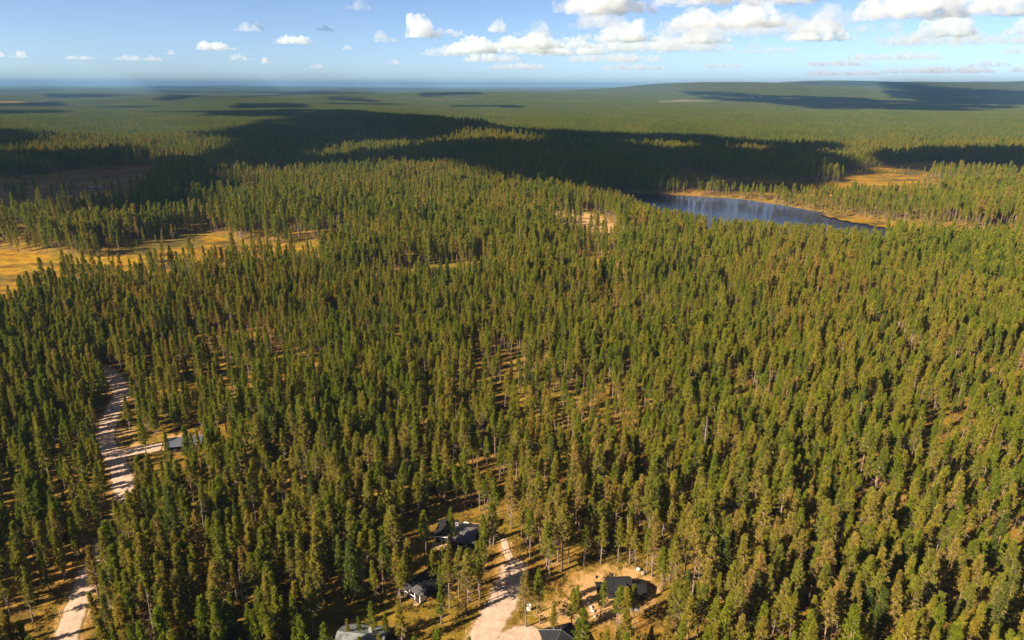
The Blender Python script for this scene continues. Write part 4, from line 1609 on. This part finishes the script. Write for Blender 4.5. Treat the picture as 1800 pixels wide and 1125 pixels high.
for i in np.where(SINGLE)[0]:
    cx, cy = float(topx[i]), float(min(by[i], topy[i] + 60))
    dd = [math.hypot(cx - m[1], (cy - m[2]) * 1.3) for m in MARKS]
    k = int(np.argmin(dd))
    a = math.atan2(-(cy - MARKS[k][2]) * 1.3, cx - MARKS[k][1])
    q = int(round(a / (math.pi / 2))) % 4
    bins.setdefault((int(KIND[i]), k, q), []).append((dd[k], i))
WORD = ["pine", "spruce", "bare dead tree"]
CAT = ["pine tree", "spruce tree", "dead tree"]
NAME = ["pine_tree", "spruce_tree", "dead_tree"]
GRP = ["pines standing nearest in the forest", "spruces among the nearest pines", "bare dead trees among the nearest pines"]
for (kd, k, q), lst in bins.items():
    lst.sort()
    for r, (_, i) in enumerate(lst):
        Hs = TREE_H * TS[i]
        size = "short" if Hs < 11.2 else ("tall" if Hs > 14.6 else "mid-height")
        where = "%s %s %s" % (ORD[r], WORD[kd], SIDE[q] + " " + MARKS[k][0])
        lab = ("%s, %s" % (where, size)) if kd == 0 else where
        lib = (PINES, SPRUCES, SNAGS)[kd]
        Hm, tr, cr_ = lib[VAR[i] % len(lib)]
        s = TREE_H * TS[i] / Hm
        e = empty(NAME[kd], (TX[i], TY[i], TZ_[i]), 0)
        e.rotation_euler = (LEAN[i, 0], LEAN[i, 1], ROTZ[i])
        e.scale = (s * (.95 + .1 * (i % 3)), s * (.95 + .1 * (i % 3)), s)
        tag(e, lab, CAT[kd], GRP[kd])
        for nm, me in (("trunk", tr), ("crown", cr_)):
            o = bpy.data.objects.new(nm, me)
            COL.objects.link(o)
            o.parent = e

# ------------------------------------------------------------------ every other tree: one mass of instances
PX, PY, PZ, PR, PS, PV = [], [], [], [], [], []
rest = ~SINGLE
d = np.hypot(TX, TY)
for i in np.where(rest)[0]:
    if KIND[i] == 1 and d[i] < 700:
        v = VAR[i] % 2
        vid, hm = SPRUCE_ID[v], SPRUCES[v][0]
    elif KIND[i] == 2 and d[i] < 900:
        v = VAR[i] % 3
        vid, hm = SNAG_ID[v], SNAGS[v][0]
    elif d[i] < 430:
        v = VAR[i]
        vid, hm = NEAR_ID[v], NEAR_H[v]
    else:
        v = (0, 1, 2, 3, 4, 5, 6, 3, 5)[VAR[i]]
        vid, hm = MID_ID[v], MID_H[v]
    PV.append(vid)
    PS.append(TREE_H * TS[i] / hm)
PX = list(TX[rest])
PY = list(TY[rest])
PZ = list(TZ_[rest])
PR = [(LEAN[i, 0], LEAN[i, 1], ROTZ[i]) for i in np.where(rest)[0]]

FIELDS = [((1155, 180), (1262, 186)), ((1270, 172), (1345, 178)), ((1375, 181), (1425, 184))]


def tiles(rmin, rmax, size, ids, over):
    n = int(rmax / size) + 1
    I, J = np.meshgrid(np.arange(-n, n + 1), np.arange(0, n + 1), indexing='ij')
    x = (I.ravel() + .5) * size
    y = (J.ravel() + .5) * size
    far = np.hypot(x, y)
    ok = (y >= rmin) & (far < rmax) & (np.abs(x) < .84 * y + size)
    x, y = x[ok], y[ok]
    h = size * .5
    zc = terrain(x, y)
    zx0, zx1 = terrain(x - h, y), terrain(x + h, y)
    zy0, zy1 = terrain(x, y - h), terrain(x, y + h)
    gx = (zx1 - zx0) / size
    gy = (zy1 - zy0) / size
    zm = (zc * 2 + zx0 + zx1 + zy0 + zy1) / 6
    gone = np.zeros(len(x), bool)
    for k in range(len(x)):
        nrm = Vector((-gx[k], -gy[k], 1)).normalized()
        X = Vector((1, 0, gx[k])).normalized()
        Y = nrm.cross(X)
        m = Matrix((X, Y, nrm)).transposed() @ Matrix.Rotation(random.randrange(4) * math.pi / 2, 3, 'Z')
        PX.append(x[k])
        PY.append(y[k])
        PZ.append(zm[k] - .3)
        PR.append(tuple(m.to_euler()))
        PS.append(1.0)
        PV.append(random.choice(ids))


tiles(1520, 5000, 80, TILE1, 0)
tiles(5200, 22000, 400, TILE2, 0)


def instances(name, col, xs, ys, zs, rot, scl, vid):
    me = bpy.data.meshes.new(name)
    n = len(xs)
    me.vertices.add(n)
    me.vertices.foreach_set("co", np.stack([xs, ys, zs], 1).astype(np.float32).ravel())
    a = me.attributes.new("rot", 'FLOAT_VECTOR', 'POINT')
    a.data.foreach_set("vector", np.array(rot, np.float32).ravel())
    a = me.attributes.new("scl", 'FLOAT', 'POINT')
    a.data.foreach_set("value", np.array(scl, np.float32))
    a = me.attributes.new("vid", 'INT', 'POINT')
    a.data.foreach_set("value", np.array(vid, np.int32))
    o = bpy.data.objects.new(name, me)
    COL.objects.link(o)
    ng = bpy.data.node_groups.new(name, 'GeometryNodeTree')
    ng.interface.new_socket("Geometry", in_out='INPUT', socket_type='NodeSocketGeometry')
    ng.interface.new_socket("Geometry", in_out='OUTPUT', socket_type='NodeSocketGeometry')
    gi = ng.nodes.new("NodeGroupInput")
    go = ng.nodes.new("NodeGroupOutput")
    ip = ng.nodes.new("GeometryNodeInstanceOnPoints")
    ci = ng.nodes.new("GeometryNodeCollectionInfo")
    ci.inputs["Collection"].default_value = col
    ci.inputs["Separate Children"].default_value = True
    ci.inputs["Reset Children"].default_value = True
    ip.inputs["Pick Instance"].default_value = True

    def attr(nm, ty):
        k = ng.nodes.new("GeometryNodeInputNamedAttribute")
        k.data_type = ty
        k.inputs[0].default_value = nm
        return k.outputs["Attribute"]
    L = ng.links.new
    L(gi.outputs[0], ip.inputs["Points"])
    L(ci.outputs[0], ip.inputs["Instance"])
    L(attr("vid", 'INT'), ip.inputs["Instance Index"])
    L(attr("rot", 'FLOAT_VECTOR'), ip.inputs["Rotation"])
    L(attr("scl", 'FLOAT'), ip.inputs["Scale"])
    L(ip.outputs[0], go.inputs[0])
    md = o.modifiers.new("instances", 'NODES')
    md.node_group = ng
    return o


fo = instances("forest", SRC, PX, PY, PZ, PR, PS, PV)
tag(fo, "endless pine forest covering the land to the horizon", "forest", None, "stuff")


# forest canopy past the last tiles, where single trees no longer show
def far_canopy():
    rad = np.geomspace(20500, 44500, 40)
    ang = np.radians(np.linspace(-48, 48, 160))
    R, A = np.meshgrid(rad, ang, indexing='ij')
    x, y = (R * np.sin(A)).ravel(), (R * np.cos(A)).ravel()
    z = terrain(x, y) + 7 + 5 * fbm(x / 300, y / 300, 88, 2)
    nr, na = R.shape
    i, j = np.meshgrid(np.arange(nr - 1), np.arange(na - 1), indexing='ij')
    f = np.stack([i * na + j, (i + 1) * na + j, (i + 1) * na + j + 1, i * na + j + 1], -1).reshape(-1, 4)[:, ::-1]
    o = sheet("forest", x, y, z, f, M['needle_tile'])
    tag(o, "farthest forest fading blue at the horizon", "forest", None, "stuff")


far_canopy()

# meadows with farms on the far hill slope
M['meadow'] = mat("dry_meadow", (.17, .13, .045), .95, .1, (.10, .10, .03), .02)


def ray_ground(px, py):
    lo, hi = 200.0, 30000.0
    u = (px - 900) / FPX
    v = (562.5 - py) / FPX
    dy, dz = CP + v * SP, -SP + v * CP
    t = np.geomspace(200, 30000, 3000)
    z = terrain(t * u, t * dy)
    hit = np.where(CAM_H + t * dz < z)[0]
    k = hit[0] if len(hit) else len(t) - 1
    return t[k] * u, t[k] * dy


for k, (pxs, lab) in enumerate(((((1150, 181), (1200, 177), (1262, 180), (1258, 186), (1170, 186)), "long tan meadow on the far hill slope"),
                                (((1268, 176), (1345, 171), (1348, 177), (1280, 180)), "pale meadow with farm houses on the far hill slope"),
                                (((1372, 183), (1425, 180), (1428, 185), (1380, 186)), "small tan meadow right of the hill farm"))):
    g = [ray_ground(*p) for p in pxs]
    c = np.mean(g, 0)
    mb = MB()
    ring = []
    for q in range(28):
        t = q / 28 * len(g)
        a, b = g[int(t) % len(g)], g[(int(t) + 1) % len(g)]
        f = t - int(t)
        ring.append((a[0] * (1 - f) + b[0] * f + random.uniform(-25, 25), a[1] * (1 - f) + b[1] * f + random.uniform(-40, 40)))
    zs = terrain(np.array([p[0] for p in ring] + [c[0]]), np.array([p[1] for p in ring] + [c[1]])) + 16.5
    top = [(p[0], p[1], z) for p, z in zip(ring, zs)] + [(c[0], c[1], zs[-1])]
    bot = [(p[0], p[1], z - 20) for p, z in zip(ring, zs)]
    fs = [(q, (q + 1) % 28, 28) for q in range(28)] + [(q, q + 29, (q + 1) % 28 + 29, (q + 1) % 28) for q in range(28)]
    mb.add(top + bot, fs)
    tag(mb.build("meadow", M['meadow']), lab, None, None, "structure")
    if k == 1:
        for w, (px, py) in enumerate(((1322, 174), (1336, 173))):
            X, Y = ray_ground(px, py)
            hse = empty("farmhouse", (X, Y, tz(X, Y) + 16.5), .3)
            tag(hse, ("pale farmhouse on the far hill meadow, nearer the tan meadow", "pale farmhouse on the far hill meadow, farther from the tan meadow")[w], "house", "farmhouses on the far hill")
            gable(hse, -14, 14, -7, 7, 8, 5, M['steel_roof'], M['white'], 1.0)

# ------------------------------------------------------------------ low shrubs and grass on the near forest floor
M['shrub'] = needle_material("heath_shrub", [(.2, (.06, .06, .012)), (.5, (.13, .10, .02)), (.75, (.20, .12, .03)), (.95, (.24, .10, .03))], .15)
SHR = bpy.data.collections.new("shrub_sources")
for v in range(4):
    rng = NPR(1500 + v)
    nb = 46
    c = rng.normal(0, .38, (nb, 3)) * np.array([1, 1, 0]) + np.array([0, 0, -.05])
    dd = rng.normal(0, .55, (nb, 3)) + np.array([0, 0, .8])
    dd /= np.linalg.norm(dd, axis=1)[:, None]
    w = np.cross(dd, rng.normal(0, 1, (nb, 3)))
    w /= np.linalg.norm(w, axis=1)[:, None]
    ln = rng.uniform(.2, .6, (nb, 1))
    tri = np.stack([c - w * .09, c + w * .09, c + dd * ln], 1)
    SHR.objects.link(bpy.data.objects.new("shrub_%d" % v, tri_mesh("shrub", tri, M['shrub'])))
n = 42000
sy = np.sqrt(RNG.uniform(95 ** 2, 340 ** 2, n))
sx = RNG.uniform(-1, 1, n) * (.78 * sy + 12)
den = fbm(sx / 6, sy / 6, 71, 3)
ok = den > .46
for line, w in ((ROAD_LEFT, 4.3), (ROAD_MID, 4.6), (PATH_MID, 1.4), (DRIVE_LEFT, 3.2), (DRIVE_MID, 3.0)):
    ok &= ldist(sx, sy, line) > w
yd = sdist(sx, sy, YARD)
ok &= (yd > 0) | (RNG.random(n) < .25)
sx, sy = sx[ok], sy[ok]
n = len(sx)
us = instances("undergrowth", SHR, sx, sy, terrain(sx, sy), np.stack([np.zeros(n), np.zeros(n), RNG.uniform(0, 6.28, n)], 1), RNG.uniform(.6, 1.6, n), RNG.integers(0, 4, n))
tag(us, "low heath shrubs and dry grass on the forest floor", "undergrowth", None, "stuff")

# ------------------------------------------------------------------ haze
hm = bpy.data.materials.new("haze")
hm.use_nodes = True
hm.node_tree.nodes.remove(hm.node_tree.nodes["Principled BSDF"])
hv = hm.node_tree.nodes.new("ShaderNodeVolumePrincipled")
hv.inputs["Color"].default_value = (.17, .33, .56, 1)
hv.inputs["Density"].default_value = 5.6e-5
hm.node_tree.links.new(hv.outputs[0], hm.node_tree.nodes["Material Output"].inputs["Volume"])
zlo = min(float(np.min([v.co.z for v in bpy.data.objects["ground"].data.vertices])), -10) - 1.0
zhi = max(float(np.max([v.co.z for v in bpy.data.objects["ground"].data.vertices])) + 28, CAM_H + 5)
hb = MB().box(-46000, 46000, -46000, 46000, zlo, zhi).build("haze", hm)
tag(hb, "thin blue haze over the far forest", "haze", None, "stuff")
